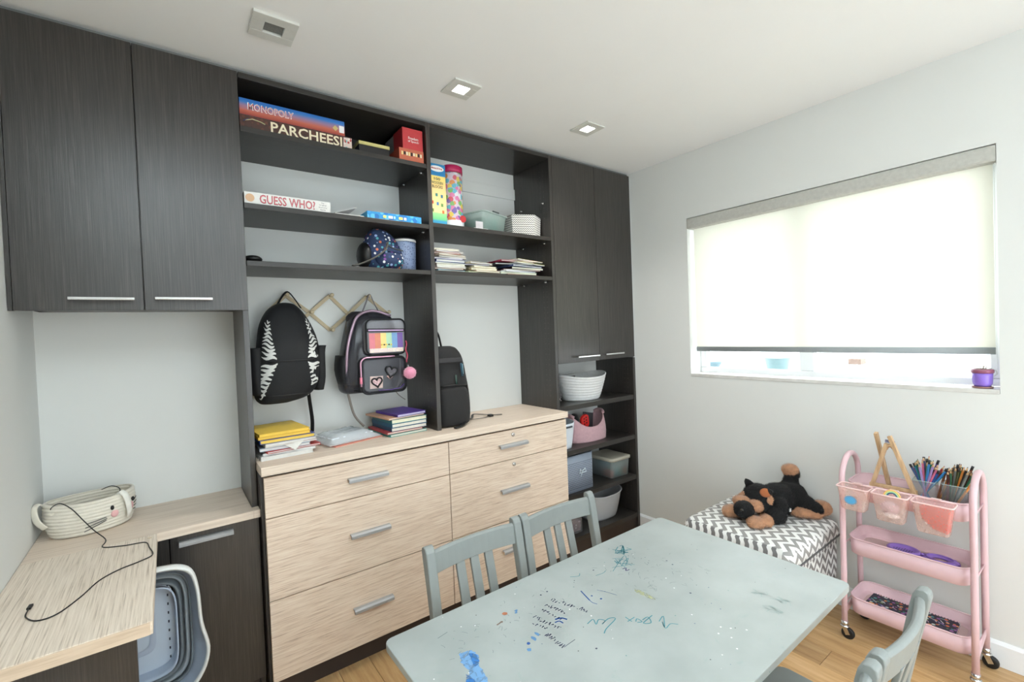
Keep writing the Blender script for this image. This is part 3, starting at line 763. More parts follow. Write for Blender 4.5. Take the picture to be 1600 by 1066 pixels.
t = thing('flat_box', 'flat black box with a pale gold lid edge behind the brown game', 'box', (-1.81, .16, zt))
MB().box(-1.882, -1.735, .08, .24, zt, zt + .062).build('tray', pc((34, 32, 32)), t, bevel=.001)
MB().box(-1.884, -1.733, .078, .242, zt + .0625, zt + .078).build('lid', plain('pale_gold_card', (216, 204, 132), .4), t, bevel=.001)
t = carton('card_game_box', 'low orange card game box under the red cube', 'game', -1.711, -1.583, .018, .20, zt, zt + .062, [pc((150, 62, 46)), pc((196, 104, 76))])
for i in range(9):
    MB().box(-1.70 + i * .0122, -1.691 + i * .0122, .0165, .0175, zt + .030 + random.uniform(-.002, .002), zt + .046).build('letter_block', pc(((236, 214, 150), (40, 38, 36), (240, 232, 200))[i % 3]), t)
t = carton('card_game_box', 'red cube-shaped card game box with white writing, on the orange one', 'game', -1.689, -1.583, .022, .13, zt + .0625, zt + .165, [pc((150, 36, 44)), pc((196, 60, 64))])
MB().box(-1.688, -1.584, .1305, .24, zt + .0625, zt + .160).build('inner_sleeve', pc((120, 120, 122)), t)
lettering('Freedom', M_whp, t, (-1.633, .022, zt + .118), *XZ, .052, .013, bold=.01)
lettering('of Speech', M_whp, t, (-1.633, .022, zt + .102), *XZ, .056, .014, bold=.01)

zt = SH['b']
t = carton('board_game', 'long white board game box with pink-red bubble writing on the middle shelf', 'board game', -2.372, -2.043, .02, .28, zt, zt + .049, [pc((232, 228, 224)), pc((236, 234, 230))])
lettering('GUESS WHO?', pc((140, 44, 58)), t, (-2.212, .02, zt + .026), *XZ, .212, .036, bold=.02)
lettering('GUESS WHO?', pc((222, 120, 128)), t, (-2.212, .02, zt + .026), *XZ, .208, .031, depth=.0014, bold=-.005)
MB().lathe([(.001, 0), (.016, .0005), (.016, .001)], (0, 0, 0), 14).xf(Matrix.Translation((-2.352, .0195, zt + .026)) @ Matrix.Rotation(PI / 2, 4, 'X')).build('cartoon_face', pc((220, 178, 140)), t)
for i, s_ in enumerate(('The', 'Original', 'Guessing', 'Game')):
    lettering(s_, pc((70, 70, 90)), t, (-2.075, .02, zt + .041 - i * .0095), *XZ, (.012, .03, .034, .022)[i], .006)
t = thing('open_folder', 'thin grey folder of papers fanned open beside the white board game', 'folder', (-1.95, .15, zt))
MB().box(-2.03, -1.885, .03, .26, zt, zt + .007).build('back_cover', pc((170, 172, 176)), t, bevel=.001)
MB().box(-2.02, -1.89, .035, .25, zt + .0075, zt + .012).build('page_block', M_paper, t)
MB().add([(-2.02, .035, zt + .012), (-1.915, .05, zt + .05), (-1.915, .25, zt + .05), (-2.02, .25, zt + .012), (-2.02, .035, zt + .014), (-1.915, .05, zt + .052), (-1.915, .25, zt + .052), (-2.02, .25, zt + .014)], [(0, 3, 2, 1), (4, 5, 6, 7), (0, 1, 5, 4), (1, 2, 6, 5), (2, 3, 7, 6), (3, 0, 4, 7)]).build('front_cover', pc((198, 198, 200)), t)
t = carton('board_game', 'slim bright blue game box near the divider on the middle shelf', 'board game', -1.876, -1.604, .03, .2, zt, zt + .038, [pc((64, 160, 206)), spots('blue_wave_print', (44, 140, 200), [(30, 110, 180), (90, 180, 220), (60, 150, 210)], 40, .5, .4)], rz=0)
for i, s_ in enumerate((.02, .03, .012, .028, .018)):
    MB().box(-1.80 + i * .026, -1.80 + i * .026 + s_ * .7, .0285, .0294, zt + .014, zt + .026).build('letter_block', pc(((250, 236, 120), (250, 250, 250), (180, 220, 240))[i % 3]), t)

# third shelf
zt = SH['c']
t = thing('sunglasses_case', 'small black zip case at the wall cupboard end of the third shelf', 'case', (-2.35, .1, zt))
MB().ell((-2.345, .09, zt + .017), (.036, .05, .017), T=Matrix.Rotation(.1, 3, 'Z')).build('case', M_black, t)
MB().tube([(-2.376, .06, zt + .018), (-2.345, .042, zt + .02), (-2.312, .06, zt + .016)], .0014, 6).build('zipper', pc((60, 60, 64)), t)

def pack(levels, n=40, e=3.2):
    """levels: (z, cx, half width, y_front, y_back) -> list of rings"""
    R = []
    for z, cx, hw, yf, yb in levels:
        R.append([(cx + a, (yf + yb) / 2 + b_, z) for a, b_ in sup(n, hw, (yb - yf) / 2, e)])
    return R
def interp(levels, k=5):
    P = []
    for i in range(len(levels) - 1):
        p0 = levels[max(i - 1, 0)]; p1 = levels[i]; p2 = levels[i + 1]; p3 = levels[min(i + 2, len(levels) - 1)]
        for j in range(k):
            t_ = j / k
            P.append(tuple(.5 * (2 * b_ + (c_ - a_) * t_ + (2 * a_ - 5 * b_ + 4 * c_ - d_) * t_ ** 2 + (-a_ + 3 * b_ - 3 * c_ + d_) * t_ ** 3) for a_, b_, c_, d_ in zip(p0, p1, p2, p3)))
    P.append(levels[-1])
    return P
def front_pt(levels, u, z, e=3.2, off=.002):
    """point on the front of a pack at across-position u (-1..1) and height z"""
    L = levels
    for i in range(len(L) - 1):
        if L[i][0] <= z <= L[i + 1][0] or i == len(L) - 2:
            t_ = smin((z - L[i][0]) / (L[i + 1][0] - L[i][0]), 0, 1)
            cx, hw, yf, yb = [L[i][k] + (L[i + 1][k] - L[i][k]) * t_ for k in (1, 2, 3, 4)]
            break
    d = (yb - yf) / 2
    y = (yf + yb) / 2 - d * (1 - abs(u) ** e) ** (1 / e)
    return Vector((cx + hw * u, y - off, z))

M_navy = spots('navy_floral', (34, 50, 84), [(200, 110, 80), (150, 170, 210), (80, 160, 170), (230, 230, 230), (120, 70, 140), (44, 64, 110), (40, 60, 100)], 52, .34, .8)
lv = interp([(zt + .002, -1.775, .085, .06, .20), (zt + .03, -1.775, .096, .05, .21), (zt + .09, -1.776, .095, .05, .2), (zt + .15, -1.785, .075, .06, .19), (zt + .19, -1.795, .045, .08, .17), (zt + .207, -1.80, .012, .11, .14)], 4)
t = thing('toddler_backpack', 'small navy floral backpack sitting on the third shelf', 'backpack', (-1.79, .13, zt))
MB().rings(pack(lv, 28, 2.6), cap0=True, cap1=True).build('body', M_navy, t)
MB().ell((-1.765, .058, zt + .05), (.072, .026, .042)).build('front_pocket', M_navy, t)
MB().ell((-1.865, .12, zt + .07), (.035, .06, .065)).build('side_panel', M_black, t)
MB().tube(spline([(-1.955, .03, zt + .006), (-1.91, .03, zt + .02), (-1.85, .02, zt + .05), (-1.80, .022, zt + .09), (-1.785, .028, zt + .125)], 4), .013, 8, flat=.3).build('strap', pc((92, 90, 84), .8), t)
MB().tube([(-1.79, .03, zt + .115), (-1.75, .035, zt + .10), (-1.70, .05, zt + .095)], .006, 8, flat=.4).build('zipper', pc((80, 84, 76), .7), t)
MB().tube(arc((-1.80, .12, zt + .2), .02, 0, PI, 8), .004, 6).build('grab_loop', M_black, t)
t = thing('storage_canister', 'tall round canister with a blue and white floral print and dark lid', 'canister', (-1.645, .16, zt))
MB().lathe([(.05, 0), (.057, .003), (.062, .15), (.061, .156)], (-1.645, .16, zt), 32).build('body', spots('canister_print', (150, 166, 200), [(70, 84, 130), (110, 130, 180), (60, 70, 110)], 120, .3, .4), t)
MB().lathe([(.063, .157), (.064, .163), (.063, .169)], (-1.645, .16, zt), 32).build('rim', M_whp, t)
MB().lathe([(.060, .1695), (.060, .174), (.05, .178), (.02, .18)], (-1.645, .16, zt), 32).build('lid', pc((26, 26, 34), .3), t)

# window-side bay, upper shelf
zt = SH['d']
t = thing('block_carton', 'tall yellow and blue toy block carton standing against the divider', 'box', (-1.497, .09, zt))
MB().box(-1.548, -1.449, .045, .145, zt, zt + .315).build('box', [grad('block_print', [(0, (60, 150, 190)), (.07, (60, 150, 190)), (.1, (110, 190, 130)), (.2, (150, 205, 140)), (.22, (246, 206, 150)), (.6, (244, 206, 140)), (.8, (244, 220, 120)), (.81, (40, 130, 190)), (1, (40, 130, 180))], z0=-.0, z1=.315, wob=.01)], t, bevel=.001)
lettering('100', pc((50, 70, 60)), t, (-1.498, .045, zt + .238), *XZ, .036, .014, bold=.02)
lettering('WOODEN', pc((50, 70, 60)), t, (-1.498, .045, zt + .218), *XZ, .066, .015, bold=.02)
lettering('BLOCKS', pc((50, 70, 60)), t, (-1.498, .045, zt + .198), *XZ, .060, .015, bold=.02)
MB().lathe([(.001, .0), (.04, .0003), (.04, .001)], (0, 0, 0), 20, sy=.38).xf(Matrix.Translation((-1.498, .0448, zt + .29)) @ Matrix.Rotation(PI / 2, 4, 'X')).build('logo_oval', M_whp, t)
lettering('Melissa & Doug', M_redp, t, (-1.498, .0435, zt + .29), *XZ, .062, .012, bold=.02)
for i, (a, b_, c) in enumerate(((-1.505, .155, (60, 130, 120)), (-1.475, .15, (60, 120, 150)), (-1.53, .115, (190, 80, 50)), (-1.50, .11, (60, 120, 170)), (-1.475, .105, (90, 140, 80)), (-1.53, .075, (100, 130, 60)), (-1.47, .07, (200, 110, 60)))):
    MB().box(a - .006, a + .006, .0435, .0445, zt + b_ - .007, zt + b_ + .009).build('block_picture', pc(c), t)
t = thing('foam_bead_tub', 'tall clear tub of bright foam shapes with a crimson lid', 'tub', (-1.372, .12, zt))
M_foam = spots('foam_shapes', (226, 206, 214), [(236, 150, 60), (120, 90, 170), (90, 190, 210), (240, 210, 70), (220, 70, 90), (120, 190, 90), (240, 240, 240), (230, 120, 170)], 42, .62, .5)
MB().lathe([(.055, .004), (.058, .01), (.058, .29), (.055, .3)], (-1.372, .12, zt), 28).build('foam_pieces', M_foam, t)
MB().lathe([(.060, 0), (.0605, .30)], (-1.372, .12, zt), 28, cap1=False).build('tub_wall', clear('clear_tub', (240, 240, 245), .9), t)
MB().lathe([(.062, .301), (.0625, .315), (.062, .335), (.05, .342), (.01, .344)], (-1.372, .12, zt), 28).build('lid', plain('crimson_lid', (176, 30, 84), .35), t)
MB().lathe([(.0612, .006), (.0614, .045)], (-1.372, .12, zt), 28, cap0=False, cap1=False).build('label_band', pc((232, 236, 238)), t)
MB().lathe([(.001, .0), (.019, .0004), (.019, .002)], (0, 0, 0), 16).xf(Matrix.Translation((-1.342, .0635, zt + .055)) @ Matrix.Rotation(PI / 2, 4, 'X') @ Matrix.Rotation(0, 4, 'Z')).build('round_sticker', M_redp, t)
M_mint = clear('mint_plastic', (196, 216, 210), .55, .25)
t = thing('plastic_bin', 'clear mint plastic bin full of craft supplies between the foam tub and zigzag box', 'bin', (-1.15, .16, zt), .33)
b = MB(); n = 28
def binring(hx, hy, z, r=.02, e=4): return [(a, b_, z) for a, b_ in rrect(hx, hy, r, 4)]
MB().rings([binring(.10, .082, .002), binring(.114, .094, .112)], cap0=True).build('bin_wall', M_mint, t, world=False)
MB().rings([binring(.122, .102, .108), binring(.122, .102, .114), binring(.112, .092, .114), binring(.112, .092, .108)], loop=True).build('rim', clear('mint_rim', (214, 228, 224), .4, .2), t, world=False)
MB().box(-.09, .0, -.07, .07, .006, .085).build('craft_pack', pc((120, 150, 144)), t, world=False, bevel=.006)
MB().box(.004, .05, -.072, .07, .006, .095).build('craft_pack', pc((150, 196, 184)), t, world=False, bevel=.006)
MB().box(.054, .095, -.07, .07, .006, .09).build('craft_pack', pc((180, 176, 164)), t, world=False, bevel=.006)
MB().box(-.03, .03, -.0985, -.094, .114, .124).build('clip', pc((70, 78, 78)), t, world=False, bevel=.001)
t = thing('paper_pad', 'small white note pad standing just before the mint plastic bin', 'pad', (-1.255, .06, zt))
MB().box(-1.30, -1.21, .02, .08, zt, zt + .006).build('page_block', M_whp, t)
MB().box(-1.28, -1.235, .032, .036, zt + .006, zt + .045, T=None).build('picture_card', pc((190, 186, 190)), t)
def zigzag(name, c1, c2, per, amp, stripe, mode='obj', rough=.85):
    """chevron print. Faces choose their axes by normal (box mapping), object space."""
    m, nt, p = newmat(name)
    tc = N(nt, 'ShaderNodeTexCoord'); so = N(nt, 'ShaderNodeSeparateXYZ'); nt.links.new(tc.outputs['Object'], so.inputs[0])
    sn = N(nt, 'ShaderNodeSeparateXYZ'); nt.links.new(tc.outputs['Normal'], sn.inputs[0])
    def mth(op, a, b_=None, c=None):
        q = N(nt, 'ShaderNodeMath', operation=op)
        for i, v in enumerate((a, b_, c)):
            if v is None: continue
            if isinstance(v, (int, float)): q.inputs[i].default_value = v
            else: nt.links.new(v, q.inputs[i])
        return q.outputs[0]
    isx = mth('GREATER_THAN', mth('ABSOLUTE', sn.outputs[0]), .7)
    isz = mth('GREATER_THAN', mth('ABSOLUTE', sn.outputs[2]), .6)
    # along axis: y on x-faces, x elsewhere ; across axis: y on top, z on the sides
    u = mth('ADD', mth('MULTIPLY', so.outputs[1], isx), mth('MULTIPLY', so.outputs[0], mth('SUBTRACT', 1, isx)))
    v = mth('ADD', mth('MULTIPLY', so.outputs[1], isz), mth('MULTIPLY', so.outputs[2], mth('SUBTRACT', 1, isz)))
    if mode == 'ottoman':   # zigzags run away from the wall on top, upright on the sides
        u, v = v, u
        isx2 = isx
    tri = mth('MULTIPLY', mth('PINGPONG', u, per / 2), amp * 2 / per)
    w = mth('FRACT', mth('DIVIDE', mth('ADD', v, tri), stripe))
    g = mth('GREATER_THAN', w, .5)
    mx = N(nt, 'ShaderNodeMixRGB'); mx.inputs[1].default_value = lin(c1); mx.inputs[2].default_value = lin(c2)
    nt.links.new(g, mx.inputs[0]); nt.links.new(mx.outputs[0], p.inputs['Base Color']); p.inputs['Roughness'].default_value = rough
    nb = N(nt, 'ShaderNodeTexNoise'); nb.inputs['Scale'].default_value = 500; b_ = N(nt, 'ShaderNodeBump'); b_.inputs['Strength'].default_value = .15; b_.inputs['Distance'].default_value = .001
    nt.links.new(tc.outputs['Object'], nb.inputs['Vector']); nt.links.new(nb.outputs['Fac'], b_.inputs['Height']); nt.links.new(b_.outputs[0], p.inputs['Normal'])
    return m
t = thing('fabric_box', 'open fabric box with a fine grey and white zigzag print', 'box', (-.872, .15, zt), .0)
q0 = [(-.995, .085), (-.868, .028), (-.772, .085), (-.772, .22), (-.995, .24)]
def poly(z, s=0.0, tilt=0):
    cx = sum(p_[0] for p_ in q0) / 5; cy = sum(p_[1] for p_ in q0) / 5
    return [(cx + (a - cx) * (1 - s), cy + (b_ - cy) * (1 - s), z) for a, b_ in q0]
MB().rings([poly(zt + .001, .06), poly(zt + .125), poly(zt + .128, .0), poly(zt + .128, .05), poly(zt + .01, .1)], cap0=True, cap1=True, smooth=False).build('box', zigzag('fine_zigzag', (236, 234, 228), (112, 112, 112), .012, .008, .013), t)

# magazine pile generator: each magazine a thing with cover and pages
def magazine(name, label, cat, x, y, z, w, d, th, rz, cover, pages=(226, 222, 212), group=None, two=True, hard=False):
    t = thing(name, label, cat, (x, y, z), rz, group)
    if hard or th > .006:
        c = min(.0018, th * .2)
        b = MB().box(-w / 2, w / 2, -d / 2, d / 2, 0, c).box(-w / 2, w / 2, -d / 2, d / 2, th - c, th)
        b.box(-w / 2, -w / 2 + c, -d / 2, d / 2, c, th - c)
        b.build('cover', pc(cover), t, world=False)
        MB().box(-w / 2 + c, w / 2 - .003, -d / 2 + .003, d / 2 - .003, c, th - c).build('page_block', pc(pages, .8), t, world=False)
    else:
        MB().box(-w / 2, w / 2, -d / 2, d / 2, th * .8, th).build('cover', pc(cover), t, world=False)
        MB().box(-w / 2, w / 2 - .001, -d / 2 + .001, d / 2 - .001, 0, th * .8).build('page_block', pc(pages, .8), t, world=False)
    return t
ORD = ['bottom', 'second from the bottom', 'third from the bottom', 'fourth from the bottom', 'fifth from the bottom', 'sixth from the bottom', 'seventh from the bottom', 'eighth from the bottom', 'ninth from the bottom', 'tenth from the bottom', 'eleventh from the bottom', 'twelfth from the bottom', 'thirteenth from the bottom', 'top']
def pile(where, cx, cy, z, items, group, w=.15, d=.24, cat='magazine', name='magazine'):
    for i, (cn, col, th, dx, rz) in enumerate(items):
        o_ = 'top' if i == len(items) - 1 else ORD[i]
        magazine(name, f'{cn} {name}, {o_} of the pile {where}', cat, cx + dx, cy, z, w * random.uniform(.94, 1.04), d * random.uniform(.92, 1.0), th, rz, col, (random.randint(196, 228),) * 2 + (206,), group)
        z += th + .0004
    return z
zt = SH['e']
G = 'magazines and workbooks on the lower shelf of the window-side bay'
pile('by the divider', -1.44, .15, zt, [('light blue', (110, 170, 196), .012, 0, .05), ('brown-edged', (120, 66, 46), .009, -.01, -.08), ('white', (222, 220, 216), .010, 0, .04), ('cream', (210, 204, 196), .011, .005, -.03),
     ('teal', (70, 100, 130), .006, -.012, .04), ('navy blue', (44, 60, 120), .015, -.004, .0), ('pale lilac', (196, 192, 206), .008, -.01, -.08), ('grey', (168, 160, 150), .009, 0, .1), ('buff', (192, 176, 156), .009, -.012, .18), ('rust-edged', (170, 110, 90), .008, -.02, -.1), ('stone-coloured', (188, 180, 168), .010, -.018, .14), ('off-white', (214, 208, 200), .010, -.03, -.05)], G, .175, .24)
pile('in the middle of the shelf', -1.235, .15, zt, [('pale green', (176, 190, 150), .009, -.05, .22), ('pinkish', (206, 186, 170), .010, .02, .1), ('tan', (196, 176, 142), .013, .01, -.05), ('cream-coloured', (214, 206, 184), .010, .0, .12), ('dark', (60, 56, 56), .009, -.03, -.1), ('beige', (192, 184, 160), .010, -.03, .18)], G, .17, .23)
pile('beside the tall cupboard', -.965, .15, zt, [('red-brown', (160, 84, 66), .008, .0, .06), ('sage', (176, 190, 178), .012, -.02, -.05), ('white', (220, 222, 222), .010, -.02, .1), ('maroon', (110, 70, 84), .007, .01, -.1), ('black', (36, 36, 44), .013, .04, .0), ('slate blue', (66, 82, 120), .010, .02, .14), ('charcoal', (58, 60, 66), .008, -.04, -.15), ('yellow-green', (206, 208, 112), .006, .04, .22), ('dark red', (128, 30, 56), .008, -.04, .06), ('pale pink', (216, 150, 158), .005, -.01, -.1), ('straw-coloured', (190, 176, 96), .005, .04, .25)], G, .25, .24)

# ---------------------------------------------------------------- peg rack and hanging bags
M_oak = plain('pale_oak', (196, 178, 146), .55, var=.08, scale=60)
t = thing('peg_rack', 'expanding pale wooden lattice peg rack on the wall behind the backpacks', 'rack', (-1.97, D, 1.55))
xs = [-2.262 + i * .0965 for i in range(7)]
zz = (1.556, 1.641)
zc = [1.556 if i % 2 == 0 else 1.641 for i in range(7)]
def slat(a, b_, y):
    MB().beam((a[0], y, a[1]), (b_[0], y, b_[1]), .006, .017, up=(0, 0, 1)).build('slat', M_oak, t, bevel=.001)
Y1, Y2 = D - .006, D - .0135
up = [(-2.262, 1.556), (-2.178, 1.640), (-2.072, 1.556), (-1.975, 1.641), (-1.885, 1.548), (-1.787, 1.640), (-1.683, 1.556)]
for i in range(6): slat(up[i], up[i + 1], Y1 if i % 2 else Y2)
dn = [(-2.262, 1.556), (-2.178, 1.472), (-2.072, 1.556), (-1.978, 1.468), (-1.885, 1.548), (-1.787, 1.470), (-1.683, 1.556)]
for i in range(6): slat((dn[i][0], dn[i][1] - .001), (dn[i + 1][0], dn[i + 1][1] - .001), Y2 if i % 2 else Y1)
for p_ in up + [dn[1], dn[3], dn[5]]:
    MB().lathe([(.005, 0), (.005, .03), (.009, .034), (.010, .044), (.006, .05)], (0, 0, 0), 12).xf(Matrix.Translation((p_[0], Y2 + .001, p_[1])) @ Matrix.Rotation(PI / 2, 4, 'X')).build('peg', M_oak, t)

# black backpack with white tiger stripes
M_blk = fabric('black_nylon', (11, 12, 16), .75, .2, 300, var=.1, sheen=.03)
M_str = fabric('white_stripe_ink', (212, 212, 208), .8, .1, 300, var=.05)
bl = [(1.150, -2.265, .06, .15, .30), (1.172, -2.232, .108, .135, .315), (1.235, -2.212, .134, .125, .32), (1.32, -2.202, .134, .12, .32), (1.42, -2.20, .124, .135, .32), (1.50, -2.205, .104, .16, .315), (1.56, -2.205, .072, .19, .31), (1.59, -2.20, .038, .22, .30), (1.597, -2.20, .012, .245, .28)]
lv = interp(bl, 4)
t = thing('backpack', 'black backpack with white tiger stripes down both sides, hanging from the peg rack', 'backpack', (-2.2, .32, 1.15))
MB().rings(pack(lv, 36, 2.8), cap0=True, cap1=True).build('body', M_blk, t)
for s in (-1, 1):
    xx = -2.206 + s * .124
    pk = interp([(1.19, xx, .022, .16, .29), (1.25, xx + s * .006, .026, .15, .30), (1.36, xx + s * .008, .026, .15, .30), (1.395, xx + s * .012, .028, .145, .30)], 3)
    MB().rings(pack(pk, 20, 2.6), cap0=True, cap1=True).build('side_pocket', M_blk, t)
for s in (-1, 1):
    for seg, (z0, z1, cnt) in enumerate(((1.19, 1.322, 10), (1.345, 1.505, 10))):
        for i in range(cnt):
            f = i / (cnt - 1)
            z = z0 + (z1 - z0) * f
            if seg == 0: inner = .46 + .28 * (1 - f); outer = .93
            else: inner = .48 + .24 * f; outer = .90
            L = []; n_ = 7
            th = .0062 * (1.15 - .4 * (f if seg else 1 - f))
            for k in range(n_ + 1):
                u = inner + (outer - inner) * k / n_
                zz_ = z + .006 * math.sin(k / n_ * 2 * PI + i) + .012 * (k / n_) * (1 if seg == 0 else -1) * -1
                L.append((u, zz_, th * math.sin(PI * (.12 + .86 * k / n_)) + .0006))
            top = [front_pt(bl, s * u, zz_ + h_, 2.8, .0025) for u, zz_, h_ in L]; bot = [front_pt(bl, s * u, zz_ - h_, 2.8, .0025) for u, zz_, h_ in L]
            m_ = len(top)
            MB().add(top + bot, [(q, q + 1, m_ + q + 1, m_ + q) for q in range(m_ - 1)]).build('stripe', M_str, t)
MB().tube([front_pt(bl, u, 1.333 + .002 * math.cos(u * 3), 2.8, .001) for u in [-.7 + i * .1 for i in range(15)]], .0035, 6).build('zipper', pc((10, 10, 13)), t)
MB().tube([front_pt(bl, u, 1.185, 2.8, .001) for u in [-.8 + i * .1 for i in range(17)]], .003, 6).build('bottom_seam', pc((8, 8, 10)), t)
MB().tube(spline([(-2.232, .27, 1.58), (-2.205, .29, 1.625), (-2.178, .292, 1.652), (-2.150, .29, 1.62), (-2.128, .27, 1.575)], 5), .007, 8, flat=.4).build('grab_loop', M_blk, t)
MB().tube(spline([(-2.115, .26, 1.19), (-2.108, .265, 1.12), (-2.10, .27, 1.04), (-2.102, .272, .985)], 5), .011, 8, flat=.3).build('strap_end', M_blk, t)
for s in (-1, 1):
    MB().tube(spline([(-2.2 + s * .05, .315, 1.56), (-2.2 + s * .09, .325, 1.4), (-2.2 + s * .09, .325, 1.24)], 5), .016, 8, flat=.35).build('shoulder_strap', M_blk, t)

# clear backpack
t = thing('backpack', 'see-through backpack with black piping, a rainbow pouch and heart patches', 'backpack', (-1.80, .3, 1.15))
M_see = clear('smoky_vinyl', (74, 74, 82), .40, .1)
M_see2 = clear('clear_vinyl', (190, 190, 198), .62, .08)
bl = [(1.150, -1.83, .12, .20, .30), (1.172, -1.83, .142, .17, .32), (1.25, -1.825, .15, .155, .33), (1.36, -1.815, .142, .155, .33), (1.46, -1.808, .125, .17, .33), (1.525, -1.805, .105, .19, .325), (1.55, -1.805, .07, .22, .31), (1.556, -1.805, .03, .25, .29)]
lv = interp(bl, 4)
MB().rings(pack(lv, 36, 3.2), cap0=True, cap1=True).build('body', M_see, t)
MB().rings(pack([(1.19, -1.83, .115, .20, .31), (1.34, -1.825, .11, .20, .31), (1.50, -1.81, .08, .22, .30)], 24, 4), cap0=True, cap1=True, smooth=False).build('lining', pc((30, 30, 36), .8), t)
MB().box(-1.90, -1.74, .192, .199, 1.20, 1.33).build('notebook_inside', pc((120, 116, 126)), t)
def frame_loop(cx, cz, hx, hz, r, y, rad, k=5, bend=0):
    return [(cx + a, y + bend * (abs(a) / hx) ** 2, cz + b_) for a, b_ in rrect(hx, hz, r, k)]
def front_panel(name, cx, cz, hx, hz, y, dep, mat_):
    rr = rrect(hx, hz, .03, 5); r2 = rrect(hx - .012, hz - .012, .022, 5)
    MB().rings([[(cx + a, y + dep, cz + b_) for a, b_ in rr], [(cx + a, y + .006, cz + b_) for a, b_ in rr], [(cx + a, y, cz + b_) for a, b_ in r2]], cap1=True).build(name, mat_, t)
# lower pocket
front_panel('front_pocket', -1.797, 1.238, .112, .086, .105, .06, M_see)
MB().tube(frame_loop(-1.797, 1.238, .112, .086, .03, .108, 0), .0045, 7, closed=True).build('piping', M_blk, t)
MB().tube([(-1.911, .108, 1.19 + i * .012) for i in range(9)] + arc((-1.881, .108, 1.296), .03, PI, PI / 2, 5) + [(-1.881 + .02 * i, .108, 1.326) for i in range(1, 8)], .0045, 7).build('zipper', plain('iridescent_zip', (214, 160, 186), .25, .4), t)
MB().tube([(-1.915, .100, 1.235), (-1.916, .097, 1.205)], .006, 6).build('zip_pull', pc((228, 130, 156)), t)
MB().add([(-1.873, .1035, 1.176), (-1.81, .1035, 1.176), (-1.806, .1035, 1.234), (-1.870, .1035, 1.236)], [(0, 1, 2, 3)]).build('card', pc((200, 176, 170)), t)
def heart(cx, cz, s, y, ang=0, rad=.004):
    P = []
    for i in range(28):
        a = 2 * PI * i / 28
        hx = 16 * math.sin(a) ** 3 / 17; hz = (13 * math.cos(a) - 5 * math.cos(2 * a) - 2 * math.cos(3 * a) - math.cos(4 * a)) / 17
        P.append((cx + s * (hx * math.cos(ang) - hz * math.sin(ang)), y, cz + s * (hx * math.sin(ang) + hz * math.cos(ang))))
    return P
for (cx, cz, s, an, c_) in ((-1.838, 1.207, .027, .12, (196, 160, 160)), (-1.764, 1.252, .032, -.25, (70, 64, 72))):
    h = MB().tube(heart(cx, cz, s, .1005, an), .0042, 6, closed=True).build('heart_patch', M_blk, t)
    P = heart(cx, cz, s * .9, .1012, an)
    MB().add([(cx, .1012, cz)] + P, [(0, i, i % 28 + 1) for i in range(1, 29)]).build('heart_fill', spots('sequins_%d' % c_[0], c_, [(230, 190, 200), (150, 110, 120), (210, 170, 180)] if c_[0] > 100 else [(60, 56, 66), (90, 80, 90), (50, 50, 54)], 160, .4, .3), h)
MB().add([(-1.79, .1022, 1.232), (-1.745, .1022, 1.24), (-1.757, .1022, 1.226), (-1.772, .1022, 1.215)], [(0, 1, 2, 3)]).build('heart_glitter', pc((206, 160, 150)), t)
MB().tube([(-1.83, .1, 1.166), (-1.77, .099, 1.163), (-1.72, .1, 1.168), (-1.70, .102, 1.185)], .004, 7, flat=.4).build('holographic_trim', pc((110, 84, 160), .2), t)
# upper pocket
front_panel('upper_pocket', -1.775, 1.424, .100, .086, .118, .05, M_see2)
MB().tube(frame_loop(-1.775, 1.424, .100, .086, .03, .12, 0), .0045, 7, closed=True).build('piping', M_blk, t)
MB().beam((-1.872, .116, 1.458), (-1.682, .116, 1.454), .006, .016).build('zip_band', M_blk, t)
MB().beam((-1.866, .112, 1.457), (-1.688, .112, 1.454), .004, .006).build('zipper', plain('mauve_zip', (176, 146, 182), .3, .3), t)
for i in range(6):
    x0 = -1.862 + i * .0285
    MB().box(x0, x0 + .0285, .1165, .1172, 1.368, 1.443).build('rainbow_panel', pc(((206, 110, 120), (206, 120, 90), (226, 200, 120), (170, 206, 170), (110, 150, 196), (110, 80, 150))[i], .25), t)
for i in range(5):
    MB().ell((-1.80 + i * .012, .115, 1.385), (.0042, .0015, .0042), n=8, k=5).build('letter_bead', pc(((240, 210, 80), (40, 40, 44))[i % 2]), t)
MB().box(-1.862, -1.69, .1155, .1162, 1.348, 1.368).build('glitter_strip', spots('glitter', (224, 206, 196), [(250, 240, 200), (200, 190, 220), (230, 200, 190)], 200, .4, .3), t)
MB().tube(spline([(-1.955, .19, 1.24), (-1.952, .17, 1.36), (-1.93, .17, 1.45), (-1.89, .18, 1.53), (-1.81, .19, 1.556), (-1.72, .19, 1.53)], 5), .007, 7).build('main_zip', plain('pearl_zip', (176, 150, 168), .25, .4), t)
MB().rings(pack(interp([(1.20, -1.955, .022, .19, .29), (1.27, -1.962, .028, .18, .30), (1.34, -1.958, .024, .18, .30)], 3), 18, 2.6), cap0=True, cap1=True).build('side_pocket', M_blk, t)
MB().tube([(-1.93 + .0, .165, 1.17 + i * 0) for i in (0,)] + [(-1.86, .15, 1.152), (-1.78, .148, 1.15), (-1.71, .155, 1.16), (-1.68, .17, 1.19)], .005, 7).build('bottom_piping', M_blk, t)
MB().tube(spline([(-1.835, .28, 1.55), (-1.81, .29, 1.60), (-1.787, .292, 1.648), (-1.765, .29, 1.60), (-1.745, .27, 1.545)], 5), .006, 8, flat=.4).build('grab_loop', clear('clear_strap', (176, 170, 176), .4, .2), t)
MB().rings(pack(interp([(1.49, -1.865, .05, .22, .31), (1.53, -1.865, .055, .21, .31), (1.555, -1.86, .03, .23, .3)], 3), 18, 2.6), cap0=True, cap1=True).build('shoulder_pad', pc((44, 40, 46), .8), t)
st = clear('vinyl_strap', (190, 180, 172), .35, .2)
